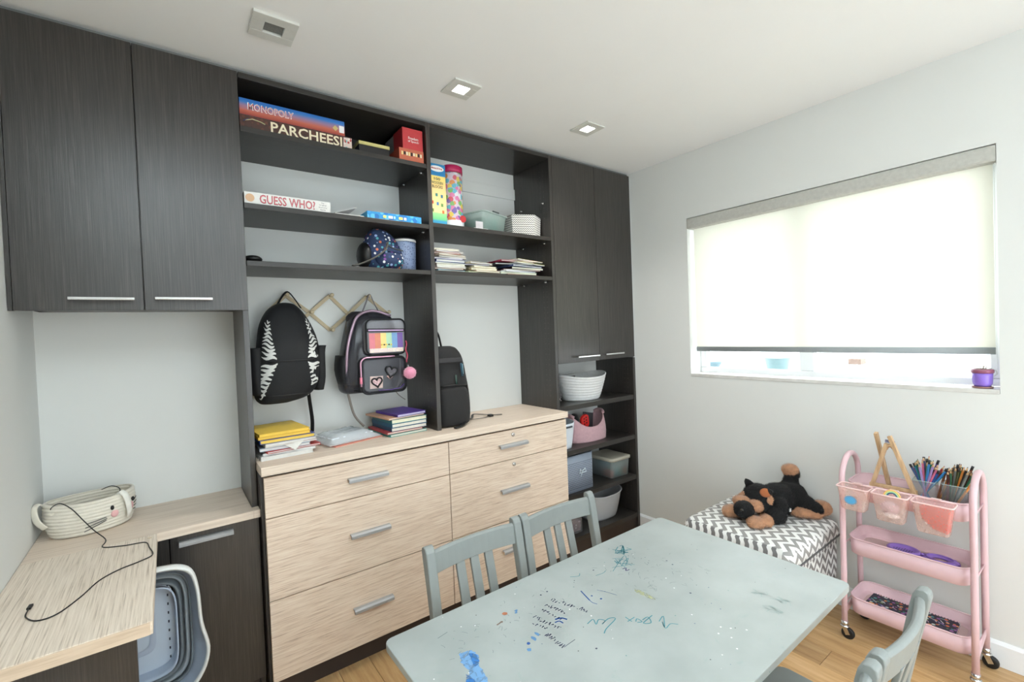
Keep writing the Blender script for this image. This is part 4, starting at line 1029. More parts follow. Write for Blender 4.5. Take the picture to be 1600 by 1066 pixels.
MB().tube(spline([(-1.93, .28, 1.18), (-1.915, .285, 1.11), (-1.895, .28, 1.03), (-1.86, .25, .975)], 5), .010, 8, flat=.25).build('strap_end', st, t)
MB().tube(spline([(-1.70, .28, 1.17), (-1.655, .285, 1.11), (-1.62, .28, 1.08)], 5), .006, 8, flat=.3).build('strap_end', st, t)
MB().tube([(-1.685 + .004 * math.sin(i * 1.3), .095 - .001 * i, 1.40 - i * .012) for i in range(10)], .0035, 6).build('bead_string', pc((176, 60, 84), .3), t)
MB().tube([(-1.684, .084, 1.285), (-1.682, .08, 1.262)], .002, 6).build('key_ring', M_steel, t)
b = MB(); b.ell((-1.68, .072, 1.240), (.030, .030, .030), n=26, k=18)
pm = b.build('pom_pom', fabric('pink_fur', (232, 150, 178), .95, 1.0, 160, var=.12, sheen=.6), t)
sp = MB()
for i in range(260):
    a = random.uniform(0, 2 * PI); c_ = random.uniform(-1, 1); s_ = math.sqrt(1 - c_ * c_); d_ = Vector((s_ * math.cos(a), s_ * math.sin(a), c_)); p_ = Vector((-1.68, .072, 1.240)) + d_ * .029
    q_ = d_.orthogonal().normalized() * .0012
    sp.add([p_ + q_, p_ - q_, p_ + d_ * random.uniform(.004, .008) + Vector((random.uniform(-.002, .002),) * 3)], [(0, 1, 2)])
sp.build('fur', pm.data.materials[0], pm, kind='stuff')

# black backpack standing behind the divider
t = thing('backpack', 'plain black backpack standing on the chest top behind the divider', 'backpack', (-1.45, .15, .942))
bl = [(.9425, -1.45, .09, .06, .24), (.965, -1.448, .105, .045, .25), (1.05, -1.446, .112, .04, .25), (1.17, -1.447, .112, .05, .24), (1.29, -1.45, .10, .07, .23), (1.345, -1.458, .08, .09, .22), (1.36, -1.46, .05, .11, .20)]
M_blk2 = fabric('black_canvas', (26, 25, 26), .8, .25, 250, var=.12, sheen=.05)
MB().rings(pack(interp(bl, 4), 34, 3), cap0=True, cap1=True).build('body', M_blk2, t)
lo = interp([(.95, -1.452, .075, .02, .1), (.97, -1.45, .088, .012, .1), (1.06, -1.45, .09, .01, .1), (1.13, -1.455, .082, .02, .1), (1.145, -1.455, .07, .035, .1)], 3)
MB().rings(pack(lo, 28, 3.2), cap0=True, cap1=True).build('front_pocket', M_blk2, t)
MB().tube([(-1.53, .04, 1.155), (-1.45, .032, 1.158), (-1.37, .046, 1.150), (-1.345, .08, 1.12)], .005, 6).build('zipper', M_black, t)
MB().box(-1.53, -1.39, .046, .056, 1.275, 1.30).build('flap_band', pc((52, 50, 52), .8), t, bevel=.004)
MB().tube([(-1.40, .044, 1.27), (-1.398, .038, 1.20)], .009, 8, flat=.3).build('logo_tab', plain('teal_tab', (24, 66, 84), .5), t)
MB().tube([(-1.397, .036, 1.265), (-1.3955, .032, 1.212)], .0015, 6).build('tab_stripe', pc((150, 190, 200)), t)
MB().tube([(-1.435, .043, 1.21), (-1.435, .038, 1.155)], .006, 8, flat=.3).build('tab', pc((28, 56, 50)), t)
MB().tube(spline([(-1.535, .15, 1.345), (-1.53, .15, 1.41), (-1.505, .15, 1.452), (-1.475, .15, 1.43), (-1.457, .15, 1.355)], 5), .009, 8, flat=.4).build('grab_loop', M_blk2, t)
MB().tube(spline([(-1.345, .10, 1.20), (-1.335, .09, 1.10), (-1.338, .08, 1.0), (-1.35, .07, .96)], 5), .008, 8, flat=.5).build('side_strap', M_black, t)
MB().tube(spline([(-1.35, .10, .955), (-1.29, .14, .949), (-1.235, .21, .954), (-1.19, .19, .95), (-1.15, .13, .949), (-1.10, .115, .947)], 6), .007, 8, flat=.3).build('loose_strap', M_black, t)
MB().tube(spline([(-1.34, .10, .951), (-1.27, .10, .948), (-1.22, .105, .947), (-1.17, .125, .95)], 6), .004, 8, flat=.3).build('loose_strap', M_black, t)
MB().box(-1.185, -1.16, .11, .14, .944, .956).build('buckle', M_black, t, bevel=.002)
MB().tube(spline([(-1.40, .03, .965), (-1.43, -.0, .952), (-1.49, -.025, .947)], 5), .011, 8, flat=.35).build('strap_end', M_black, t)

# ---------------------------------------------------------------- papers and books on the chest top
zt = .9425
G = 'papers and workbooks on the chest top'
def flat(name, label, cat, x, y, z, w, d, th, rz, col, pages=None):
    return magazine(name, label, cat, x, y, z, w, d, th, rz, col, pages or (222, 220, 216), None)
z = zt
for nm, lab, cat, w, d, th, dx, rz, col in (
    ('workbook', 'white workbook at the base of the paper pile under the striped backpack', 'book', .20, .28, .016, .0, .05, (226, 226, 224)),
    ('workbook', 'off-white workbook lying second in the paper pile under the striped backpack', 'book', .20, .27, .010, .02, -.03, (206, 208, 208)),
    ('folder', 'red cardboard folder in the lower half of the paper pile', 'folder', .21, .28, .008, .02, .1, (176, 60, 56)),
    ('paper_stack', 'grey-blue stack of papers between the two red folders', 'papers', .19, .27, .012, .005, -.04, (170, 178, 190)),
    ('folder', 'dusty red folder in the upper half of the paper pile', 'folder', .20, .26, .006, .02, .04, (150, 76, 74)),
    ('paper_stack', 'crumpled white worksheets under the blue folder', 'papers', .20, .27, .011, .012, .09, (216, 210, 200)),
    ('folder', 'royal blue folder just under the yellow envelopes', 'folder', .21, .27, .016, .006, .04, (36, 62, 136)),
    ('padded_envelope', 'deep yellow padded envelope, the lower of two on the paper pile', 'envelope', .20, .25, .012, -.002, .03, (222, 176, 50)),
    ('padded_envelope', 'bright yellow padded envelope on top of the paper pile', 'envelope', .195, .25, .011, -.008, .09, (236, 198, 72)),
):
    flat(nm, lab, cat, -2.265 + dx, .155, z, w, d, th, rz, col, (236, 200, 90) if 'yellow' in lab else ((40, 66, 140) if 'blue folder' in lab and 'under the blue' not in lab else None)); z += th + .0005
t = thing('worksheet', 'folded white worksheet corner poking out of the paper pile', 'paper', (-2.23, .03, 1.0))
MB().add([(-2.275, .03, .996), (-2.19, .03, 1.001), (-2.235, -.012, .972), (-2.275, .0305, .997), (-2.19, .0305, 1.002), (-2.235, -.0115, .973)], [(0, 2, 1), (3, 4, 5), (0, 1, 4, 3), (1, 2, 5, 4), (2, 0, 3, 5)]).build('sheet', M_paper, t)
flat('folder', 'thin coral folder lying beneath the plastic-wrapped packet', 'folder', -1.975, .165, zt, .25, .22, .005, .28, (206, 128, 110), (214, 150, 134))
t = thing('plastic_packet', 'crumpled clear plastic packet of white paper between the paper pile and books', 'packet', (-1.985, .17, zt + .006))
b = MB(); R = []
for j in range(15):
    row = []
    for i in range(19):
        u = i / 18; v = j / 14; e_ = min(u, 1 - u, v, 1 - v)
        zz_ = .006 + .032 * min(1, e_ * 5) + random.uniform(-.003, .003) * (1 if e_ > .02 else .2)
        row.append((-.13 + .26 * u + random.uniform(-.003, .003), -.11 + .22 * v + random.uniform(-.002, .002), zz_))
    R.append(row)
b.rings(R, closed=False, smooth=True)
b.rings([R[0], [(x_, y_, .001) for x_, y_, _ in R[0]]], closed=False); b.rings([[r[-1] for r in R], [(r[-1][0], r[-1][1], .001) for r in R]], closed=False); b.rings([[r[0] for r in R], [(r[0][0], r[0][1], .001) for r in R]], closed=False)
o = b.build('wrapping', clear('crinkled_film', (226, 232, 236), .42, .12), t, world=False)
MB().box(-.105, .105, -.085, .085, .003, .026).build('paper_block', pc((214, 222, 228)), t, world=False, bevel=.004)
t.rotation_euler = (0, 0, .22)
z = zt
for lab, w, d, th, dx, dy, rz, col, pg in (
    ('teal-green paperback at the bottom of the book pile by the divider', .20, .24, .012, .0, .0, .10, (60, 150, 140), None),
    ('red-spined book second from the bottom by the divider', .19, .23, .010, -.01, .0, .05, (180, 70, 74), None),
    ('white-edged hardback third from the bottom by the divider', .19, .23, .018, .012, .0, .05, (40, 70, 100), None),
    ('dark blue hardback fourth from the bottom by the divider', .19, .23, .018, .012, -.0, .07, (28, 84, 116), None),
    ('thick teal hardback fifth from the bottom by the divider', .19, .23, .020, .014, -.0, .05, (30, 110, 116), (230, 224, 196)),
    ('tan paperback just below the purple notebook', .20, .24, .009, -.005, .01, .12, (196, 150, 120), None)):
    magazine('book', lab, 'book', -1.72 + dx, .165 + dy, z, w, d, th, rz, col, pg or (226, 220, 206), 'books piled by the divider'); z += th + .0005
magazine('notebook', 'purple notebook on top of the book pile by the divider', 'notebook', -1.70, .16, z, .16, .22, .012, .12, (78, 52, 140), (206, 200, 220), 'books piled by the divider', hard=True)
# ---------------------------------------------------------------- cubby contents
def soft_basket(name, label, cx, cy, z, r0, r1, h, mat_, rz=0, dip=0.0, e=2.4, coils=0, cat='basket', wall=.006, dipn=2, ph=0.0, belly=.0):
    """open basket; r0/r1 = (rx, ry) at the base and the rim; dip lifts the rim at its ends"""
    t = thing(name, label, cat, (cx, cy, z), rz)
    n = 48; L = coils * 4 if coils else 14
    def ring(f, inset=0.0, zo=0.0):
        a = r0[0] + (r1[0] - r0[0]) * f ** .8 - inset; b_ = r0[1] + (r1[1] - r0[1]) * f ** .8 - inset
        bl_ = belly * math.sin(PI * f)
        if coils: bl_ += .0022 * abs(math.sin(PI * coils * f))
        out = []
        for j, (x, y) in enumerate(sup(n, a + bl_, b_ + bl_, e)):
            th = 2 * PI * j / n + PI / n
            zz_ = f * (h + dip * math.cos(dipn * th + ph)) + zo
            out.append((x, y, zz_))
        return out
    R = [[(x * .9, y * .9, 0) for x, y, _ in ring(0)]] + [ring(i / L) for i in range(L + 1)]
    R += [ring(1, wall * .5, .002), ring(1, wall)] + [ring(i / 6, wall, .004) for i in range(5, -1, -1)]
    MB().rings(R, cap0=True, cap1=True).build('body', mat_, t, world=False)
    return t, ring
M_rope = fabric('white_cotton_rope', (216, 216, 216), .9, .3, 300, var=.05)
M_tub = plain('white_plastic_tub', (222, 228, 236), .35, var=.02)
z = CB[0]
t, rg = soft_basket('rope_basket', 'white coiled rope basket with cut-out handles in the top cubby', -.40, .16, z, (.135, .10), (.205, .135), .165, M_rope, 0, .012, 2.1, 9)
MB().tube([(x, y, zz_ + .012) for x, y, zz_ in rg(1)[9:15]], .005, 8).build('handle', M_rope, t, world=False)
MB().tube([(x * 1.0, y * 1.0, zz_ - .016) for x, y, zz_ in rg(1, .008)[9:15]], .006, 8).build('handle_slot', M_black, t, world=False)
t = thing('beaded_pouch', 'small black pouch with pale beads at the edge of the top cubby', 'pouch', (-.68, .12, z))
MB().ell((-.68, .12, z + .055), (.045, .04, .055)).build('body', fabric('black_felt', (28, 24, 26)), t)
MB().ell((-.675, .12, z + .12), (.035, .03, .025)).build('flap', fabric('plum_felt', (60, 36, 44)), t)
for i in range(7):
    a = -.3 - i * .35
    MB().ell((-.68 + .045 * math.cos(a), .12 + .04 * math.sin(a), z + .04 + .02 * math.sin(i * 2)), (.005, .005, .005), n=8, k=5).build('bead', pc((170, 160, 160)), t)
z = CB[1]
t, rg = soft_basket('plastic_tub', 'white plastic tub with a slotted handle in the second cubby, half behind the chest top', -.655, .14, z, (.075, .09), (.095, .11), .165, M_tub, 0, .006, 3.2, cat='tub')
MB().tube([(x, y, zz_ - .018) for x, y, zz_ in rg(1, -.001)[34:38]], .006, 8).build('handle_slot', pc((60, 66, 74)), t, world=False)
M_felt = fabric('dusty_pink_felt', (196, 158, 164), .95, .4, 300)
t, rg = soft_basket('felt_bag', 'dusty pink felt storage bag with rolled handles in the second cubby', -.365, .17, z, (.165, .10), (.155, .085), .135, M_felt, 0, .042, 2.5, cat='bag', belly=.008)
for s in (0, 1):
    pts = rg(1, .003)
    seg = (pts[-4:] + pts[:4]) if s == 0 else pts[20:28]
    MB().tube([(x * 1.02, y, zz_ + .006) for x, y, zz_ in seg], .011, 8).build('handle', M_felt, t, world=False)
t = thing('toy_game_pad', 'red toy with black holes poking out of the pink felt bag', 'toy', (-.39, .13, z + .05))
T_ = Matrix.Translation((-.40, .135, z + .125)) @ Matrix.Rotation(-.35, 4, 'Y') @ Matrix.Rotation(.25, 4, 'X')
MB().rings([[T_ @ Vector((a, y_, b_)) for a, b_ in rrect(.036, .055, .03, 5)] for y_ in (-.009, .009)], cap0=True, cap1=True).build('body', plain('red_toy', (206, 40, 38), .35), t, bevel=.002)
for i in range(6):
    MB().lathe([(.006, -.001), (.006, .001)], (0, 0, 0), 10).xf(T_ @ Matrix.Translation((-.012 + .022 * (i % 2), -.0098, .035 - .022 * (i // 2))) @ Matrix.Rotation(PI / 2, 4, 'X')).build('hole', M_black, t)
t = thing('soft_toy', 'small black fluffy toy behind the red one in the pink felt bag', 'toy', (-.47, .20, z + .06))
MB().ell((-.455, .18, z + .14), (.035, .03, .045)).build('body', fabric('black_plush', (22, 20, 22), .95, .8, 120), t)
t = thing('tablet_cover', 'dark grey flat cover standing inside the pink felt bag', 'cover', (-.29, .2, z + .04))
MB().beam((-.31, .20, z + .03), (-.28, .215, z + .165), .10, .008, up=(0, 1, 0)).build('panel', pc((66, 66, 70)), t, bevel=.002)

z = CB[2]
t = thing('perforated_box', 'blue-grey perforated plastic box with a clear bow in the third cubby', 'box', (-.58, .15, z))
M_perf = plain('blue_grey_plastic', (150, 160, 176), .4, var=.02)
o_ = [(-.58 + a, .15 + b_) for a, b_ in rrect(.150, .115, .025, 4)]
o2 = [(-.58 + a, .15 + b_) for a, b_ in rrect(.144, .109, .02, 4)]
MB().rings([[(x, y, z + .002) for x, y in o_], [(x, y, z + .235) for x, y in o_], [(x, y, z + .235) for x, y in o2], [(x, y, z + .008) for x, y in o2]], cap0=True, cap1=True).build('body', M_perf, t)
h = MB()
for r in range(15):
    for c in range(22):
        x = -.71 + c * .0122 + (.006 if r % 2 else 0)
        if x < -.45: h.box(x - .0028, x + .0028, .0342, .0352, z + .022 + r * .0115, z + .0275 + r * .0115)
h.build('perforation', pc((52, 60, 78)), t, kind='stuff')
bw = MB()
for s in (-1, 1): bw.tube([(-.545, .03, z + .125), (-.545 + s * .022, .024, z + .143), (-.545 + s * .03, .024, z + .12), (-.545, .03, z + .118)], .004, 6)
bw.tube([(-.545, .029, z + .12), (-.56, .028, z + .095)], .003, 6)
bw.build('bow', plain('clear_ribbon', (214, 226, 236), .2), t)
t = thing('lidded_box', 'clear storage box with a beige lid in the third cubby', 'box', (-.15, .15, z))
cx_, cy_ = -.148, .155
def rr_(hx, hy, r, zz_): return [(cx_ + a, cy_ + b_, zz_) for a, b_ in rrect(hx, hy, r, 4)]
MB().rings([rr_(.092, .105, .02, z + .002), rr_(.098, .112, .02, z + .12)], cap0=True).build('body', clear('box_plastic', (210, 220, 220), .65, .15), t)
MB().rings([rr_(.104, .120, .025, z + .118), rr_(.104, .120, .025, z + .135), rr_(.092, .108, .02, z + .139)], cap0=True, cap1=True).build('lid', plain('beige_lid', (190, 184, 168), .4), t)
for i, c in enumerate(((170, 80, 60), (60, 150, 160), (70, 110, 90), (190, 110, 80), (60, 60, 80), (90, 170, 200), (170, 150, 130))):
    MB().box(cx_ - .085 + (i % 4) * .042, cx_ - .05 + (i % 4) * .042, cy_ - .095 + (i // 4) * .09, cy_ - .02 + (i // 4) * .09, z + .008, z + .05 + .04 * ((i * 7) % 3) / 2).build('toy_piece', pc(c), t, bevel=.004)
z = CB[3]
t, rg = soft_basket('plastic_tub', 'pale grey oval plastic tub with a cut-out handle in the lowest cubby', -.262, .17, z, (.13, .10), (.172, .135), .175, plain('grey_plastic_tub', (182, 184, 188), .35, var=.02), 0, .006, 2.6, cat='tub')
MB().tube([(x * .985, y * .985, zz_ - .02) for x, y, zz_ in rg(1, .004)[7:11]], .009, 8).build('handle_slot', M_black, t, world=False)
MB().tube([(x, y, zz_) for x, y, zz_ in rg(1, -.002)], .004, 6, closed=True).build('rim', plain('grey_rim', (200, 202, 206), .3), t, world=False)
t = thing('clear_jar', 'clear plastic jar holding rose-gold trinkets in the lowest cubby', 'jar', (-.59, .1, z))
MB().rings([[(-.59 + a, .1 + b_, zz_) for a, b_ in rrect(.055, .055, .02, 4)] for zz_ in (z + .002, z + .16)], cap0=True).build('wall', clear('jar_plastic', (225, 225, 228), .75, .08), t)
MB().rings([[(-.59 + a, .1 + b_, zz_) for a, b_ in rrect(.057, .057, .02, 4)] for zz_ in (z + .155, z + .168)]).build('rim', clear('jar_rim', (235, 225, 228), .4, .1), t)
MB().ell((-.59, .1, z + .12), (.048, .048, .03)).build('filling', plain('rose_gold_foil', (206, 160, 120), .3, .3, var=.3, scale=60), t)
MB().box(-.635, -.545, .055, .145, z + .005, z + .075).build('filling', spots('jar_bits', (120, 100, 104), [(150, 120, 120), (90, 80, 90), (190, 180, 184)], 70, .4, .5), t, bevel=.01)
MB().ell((-.59, .1, z + .155), (.035, .04, .012)).build('filling', M_black, t)

# ---------------------------------------------------------------- on the desk
zt = .7675
t = thing('rope_basket', 'cream coiled rope basket with a cat face, on the corner desk', 'basket', (-2.885, .205, zt), .28)
RX, RY, HH, NC = .122, .088, .118, 10
n = 52; R = []
def cprof(f): return 1 - .12 * (1 - f) ** 3 + .03 * math.sin(PI * f)
for i in range(NC * 5 + 1):
    f = i / (NC * 5); rp = .0032 * abs(math.sin(PI * NC * f)); k = cprof(f)
    R.append([((RX * k + rp) * math.cos(2 * PI * j / n), (RY * k + rp) * math.sin(2 * PI * j / n), .002 + HH * f + .004 * math.cos(4 * PI * j / n) * f) for j in range(n)])
for i in range(NC * 5, -1, -1):
    f = i / (NC * 5); rp = .003 * abs(math.sin(PI * NC * f)); k = cprof(f)
    R.append([((RX * k - .008 + rp) * math.cos(2 * PI * j / n), (RY * k - .008 + rp) * math.sin(2 * PI * j / n), .004 + HH * f * .98 + .004 * math.cos(4 * PI * j / n) * f) for j in range(n)])
M_crm = fabric('cream_cotton_rope', (226, 220, 206), .9, .3, 500, var=.05)
MB().rings(R, cap0=True, cap1=True).build('body', M_crm, t, world=False)
def cb(ph, f, off=.004):
    a = math.radians(ph); k = cprof(f)
    return Vector(((RX * k + off) * math.cos(a), (RY * k + off) * math.sin(a), .002 + HH * f + .004 * math.cos(2 * a) * f))
MB().tube([cb(-57, 1.0, -.006), cb(-56, 1.05, .004), cb(-54, .95, .012), cb(-52, .7, .016), cb(-50, .42, .017), cb(-49, .22, .014)], [.010, .012, .014, .014, .012, .007], 10, flat=.5).build('ear', fabric('white_felt_ear', (240, 238, 230), .9), t, world=False)
for ph, f in ((-72, .66), (-34, .68)):
    MB().ell(cb(ph, f, .005), (.0055, .005, .0085), n=12, k=8).build('eye', M_black, t, world=False)
MB().ell(cb(-68, .45, .003), (.013, .004, .013), T=Matrix.Rotation(math.radians(22), 3, 'Z'), n=14, k=8).build('cheek', fabric('pink_thread', (226, 176, 176)), t, world=False)
MB().ell(cb(-36, .5, .003), (.011, .004, .013), T=Matrix.Rotation(math.radians(50), 3, 'Z'), n=14, k=8).build('cheek', fabric('pink_thread', (226, 176, 176)), t, world=False)
for a, b_ in (((-104, .36), (-80, .42)), ((-106, .24), (-79, .37)), ((-108, .12), (-80, .32))):
    MB().tube([cb(a[0] + (b_[0] - a[0]) * i / 5, a[1] + (b_[1] - a[1]) * i / 5, .0045) for i in range(6)], .0014, 5).build('whisker', pc((70, 72, 74)), t, world=False)
for i in range(4):
    MB().tube([cb(-30, .62 - i * .09, .0045), cb(-18, .68 - i * .12, .0045)], .0014, 5).build('whisker', M_black, t, world=False)
MB().tube(spline([cb(176, .95, .0), cb(178, 1.02, .012), cb(184, .92, .024), cb(190, .6, .02), cb(194, .35, .006)], 4), .011, 8, flat=.3).build('handle', M_crm, t, world=False)
MB().tube([cb(200, .8, .004), cb(214, .78, .004)], .010, 8, flat=.3).build('ear', M_crm, t, world=False)
t = thing('charging_cable', 'thin black charging cable trailing from the cat basket across the desk', 'cable', (-2.83, -.1, zt))
cpts = [(-2.965, .145, zt + .09), (-2.98, .135, zt + .112), (-2.955, .118, zt + .130), (-2.925, .104, zt + .108), (-2.895, .088, zt + .065), (-2.865, .058, zt + .03), (-2.838, .03, zt + .006), (-2.833, .0, zt + .0018), (-2.838, -.04, zt + .0018), (-2.822, -.062, zt + .0018), (-2.775, -.085, zt + .0018), (-2.726, -.1, zt + .0018), (-2.713, -.16, zt + .0018), (-2.704, -.232, zt + .0018), (-2.735, -.262, zt + .0018), (-2.78, -.285, zt + .0018), (-2.82, -.33, zt + .0018), (-2.85, -.41, zt + .0018), (-2.885, -.475, zt + .0018), (-2.92, -.48, zt + .0018), (-2.945, -.44, zt + .002), (-2.947, -.40, zt + .003)]
MB().tube(spline(cpts, 6), .0017, 6).build('cord', M_black, t)
MB().beam((-2.947, -.40, zt + .004), (-2.945, -.378, zt + .004), .008, .006).build('plug', M_black, t, bevel=.001)
MB().tube(spline([(-2.86, .26, zt + .12), (-2.83, .245, zt + .13), (-2.805, .22, zt + .12), (-2.81, .20, zt + .095)], 5), .0017, 6).build('cord', M_black, t)

# laundry tub under the desk
t = thing('storage_crate', 'low dark crate on the floor under the desk, holding up the laundry tub', 'crate', (-2.79, -.2, 0))
MB().box(-2.95, -2.64, -.30, -.09, 0.001, .235).build('body', M_darkp, t, bevel=.003)
MB().box(-2.93, -2.66, -.303, -.3005, .15, .19).build('hand_slot', M_black, t)
t = thing('laundry_tub', 'white and grey collapsible laundry tub standing on edge beside the desk return', 'tub', (-2.785, -.2, .24))
rim = [(-2.70, .716), (-2.645, .708), (-2.606, .68), (-2.590, .61), (-2.584, .50), (-2.568, .41), (-2.585, .34), (-2.63, .29), (-2.72, .262), (-2.86, .262), (-2.95, .29), (-2.992, .35), (-3.0, .42), (-2.99, .5), (-2.985, .6), (-2.965, .675), (-2.91, .712), (-2.80, .716)]
rim = [(p_.x, p_.y) for p_ in spline([(a, b_, 0) for a, b_ in rim + rim[:1]], 4)[:-1]]
ccx, ccz = -2.785, .485
reg = [(ccx + a, ccz + b_) for a, b_ in rrect(.20, .215, .05, 17)]
def tr(s, y, mixf=0.0, base=rim):
    """rim outline scaled towards the middle; mixf blends to a plain rounded rectangle"""
    out = []
    m_ = len(base)
    for i, (a, b_) in enumerate(base):
        u, v = (a - ccx), (b_ - ccz)
        ang = math.atan2(v, u)
        c_, s_ = math.cos(ang), math.sin(ang)
        e_ = 5.5
        rad = 1 / ((abs(c_) / .198) ** e_ + (abs(s_) / .22) ** e_) ** (1 / e_)
        u2, v2 = rad * c_, rad * s_
        out.append((ccx + s * (u * (1 - mixf) + u2 * mixf), y, ccz + s * (v * (1 - mixf) + v2 * mixf)))
    return out
Mt_w = plain('white_tub_plastic', (226, 228, 226), .35, var=.02); Mt_b = plain('pale_blue_grey_plastic', (178, 190, 208), .35, var=.02); Mt_g = plain('grey_soft_plastic', (112, 120, 126), .45, var=.03)
MB().rings([tr(.955, -.225), tr(.98, -.233), tr(1.0, -.228), tr(1.01, -.215), tr(1.0, -.200), tr(.96, -.205)], loop=True).build('rim', Mt_w, t)
MB().rings([tr(.957, -.222), tr(.92, -.185, .4), tr(.875, -.165, .9), tr(.875, -.160, .9), tr(.975, -.208)]).build('upper_band', Mt_b, t)
MB().rings([tr(.876, -.166, .9), tr(.866, -.172, 1), tr(.852, -.166, 1), tr(.84, -.150, 1), tr(.876, -.148, 1)]).build('fold_ring', Mt_g, t)
MB().rings([tr(.838, -.152, 1), tr(.815, -.16, 1), tr(.80, -.162, 1), tr(.785, -.155, 1), tr(.77, -.135, 1)]).build('fold_ring', plain('pale_grey_soft', (150, 158, 164), .4, var=.02), t)
MB().rings([tr(.768, -.138, 1), tr(.745, -.158, 1), tr(.725, -.166, 1), tr(.70, -.155, 1), tr(.685, -.13, 1)]).build('fold_ring', Mt_g, t)
MB().rings([tr(.684, -.165, 1), tr(.665, -.168, 1), tr(.655, -.15, 1), tr(.64, -.115, 1)]).build('base_band', Mt_b, t)
MB().rings([tr(.642, -.116, 1), tr(.642, -.106, 1)], cap0=True, cap1=True, smooth=False).build('base_panel', plain('pale_blue_panel', (196, 208, 222), .35, var=.02), t)
MB().rings([tr(.30, -.1185, 1), tr(.34, -.120, 1), tr(.38, -.1175, 1)]).build('base_rib', Mt_b, t)
for i in range(9):
    zz_ = .40 + i * .03 - .03
    MB().box(-2.676, -2.672, -.1185, -.1165, zz_ - .004, zz_ + .004).build('drain_slot', pc((30, 40, 60)), t)

# ---------------------------------------------------------------- ottoman and plush dog
t = thing('ottoman', 'square upholstered ottoman in grey and white chevron fabric under the window', 'ottoman', (-.30, -.965, 0))
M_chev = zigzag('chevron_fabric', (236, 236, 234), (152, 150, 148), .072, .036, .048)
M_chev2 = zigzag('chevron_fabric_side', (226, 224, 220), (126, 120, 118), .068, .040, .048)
OX0, OX1, OY0, OY1 = -.585, -.018, -1.222, -.70
def rro(i_, r, z_): return [((OX0 + OX1) / 2 + a, (OY0 + OY1) / 2 + b_, z_) for a, b_ in rrect((OX1 - OX0) / 2 - i_, (OY1 - OY0) / 2 - i_, r, 6)]
MB().rings([rro(.03, .03, .0), rro(.025, .035, .02), rro(.012, .035, .2), rro(.010, .035, .365)], cap0=True, cap1=True).build('base', M_chev2, t)
cu = MB().rings([rro(.012, .035, .366), rro(.002, .04, .372), rro(.0, .045, .40), rro(.004, .05, .425), rro(.018, .055, .440), rro(.045, .06, .448), rro(.12, .08, .452)], cap0=True, cap1=True).build('cushion', M_chev, t)
# grey and white striped band along the front of the cushion
bd = ((.0, .372), (-.001, .40), (.003, .425), (.012, .436), (.020, .4425))
MB().rings([[(OX0 - .0012 + dx, y_, z_ + .0006) for dx, z_ in bd] for y_ in (OY1 - .04, OY0 + .04)], closed=False).build('band', pc((232, 232, 230), .85), t)
for i in range(11):
    y0 = OY1 - .045 - i * .04
    MB().rings([[(OX0 - .0022 + dx, y_ + (.010 if k_ > 2 else 0), z_ + .0010) for k_, (dx, z_) in enumerate(bd)] for y_ in (y0, y0 - .020)], closed=False).build('stripe', pc((118, 116, 116), .85), t)
MB().tube(rro(.0, .045, .370), .004, 6, closed=True).build('piping', pc((96, 94, 94), .8), t)

T3 = lambda ax, a: Matrix.Rotation(a, 3, ax)
K, TN = 0, 1
dog = [((-.425, -.945, .515), (.044, .044, .040), None, K), ((-.385, -.915, .538), (.036, .040, .026), None, TN), ((-.375, -.975, .528), (.030, .036, .028), None, TN), ((-.325, -.893, .528), (.026, .028, .030), None, TN),
       ((-.335, -.915, .555), (.022, .024, .022), None, TN), ((-.318, -1.015, .540), (.018, .020, .042), None, TN),
       ((-.300, -.955, .560), (.066, .066, .054), None, K), ((-.335, -.975, .566), (.03, .022, .03), None, K), ((-.30, -.99, .515), (.06, .05, .05), None, K),
       ((-.215, -1.01, .540), (.095, .078, .068), None, K), ((-.135, -1.035, .540), (.085, .075, .064), None, K), ((-.17, -1.0, .50), (.09, .08, .05), None, K),
       ((-.40, -.868, .480), (.048, .038, .029), None, TN), ((-.365, -.905, .478), (.05, .03, .026), None, TN),
       ((-.435, -1.005, .474), (.052, .038, .023), T3('Z', .5), TN), ((-.385, -1.03, .476), (.05, .03, .025), T3('Z', .4), TN), ((-.325, -1.052, .490), (.046, .042, .038), None, K), ((-.29, -1.055, .525), (.04, .035, .045), None, K),
       ((-.135, -1.098, .525), (.040, .060, .034), T3('X', .35), K), ((-.12, -1.135, .500), (.034, .045, .030), T3('X', .3), K), ((-.165, -1.095, .480), (.045, .055, .024), None, TN), ((-.14, -1.135, .472), (.035, .045, .018), None, TN),
       ((-.065, -1.150, .488), (.042, .046, .034), None, TN), ((-.10, -1.15, .48), (.03, .03, .025), None, TN),
       ((-.095, -1.025, .59), (.036, .036, .045), None, K), ((-.075, -1.025, .635), (.030, .036, .034), None, K), ((-.085, -1.02, .655), (.034, .038, .030), None, TN)]
b = MB()
for c, r, T, m_ in dog: b.ell(c, r, T, 18, 12)
tmp = b.build('tmp', M_black, None)
md = tmp.modifiers.new('r', 'REMESH'); md.mode = 'VOXEL'; md.voxel_size = .0055
sm_ = tmp.modifiers.new('s', 'SMOOTH'); sm_.factor = .6; sm_.iterations = 6
dg = bpy.context.evaluated_depsgraph_get()
me = bpy.data.meshes.new_from_object(tmp.evaluated_get(dg))
bpy.data.objects.remove(tmp)
M_kf = fabric('black_plush_fur', (12, 12, 14), .95, .9, 180, var=.25, sheen=.08)
M_tf = fabric('tan_plush_fur', (186, 138, 104), .95, .9, 180, var=.2, sheen=.4)
me.materials.clear(); me.materials.append(M_kf); me.materials.append(M_tf)
inv = [(Vector(c), Vector(r), (T.inverted() if T is not None else Matrix.Identity(3)), m_) for c, r, T, m_ in dog]
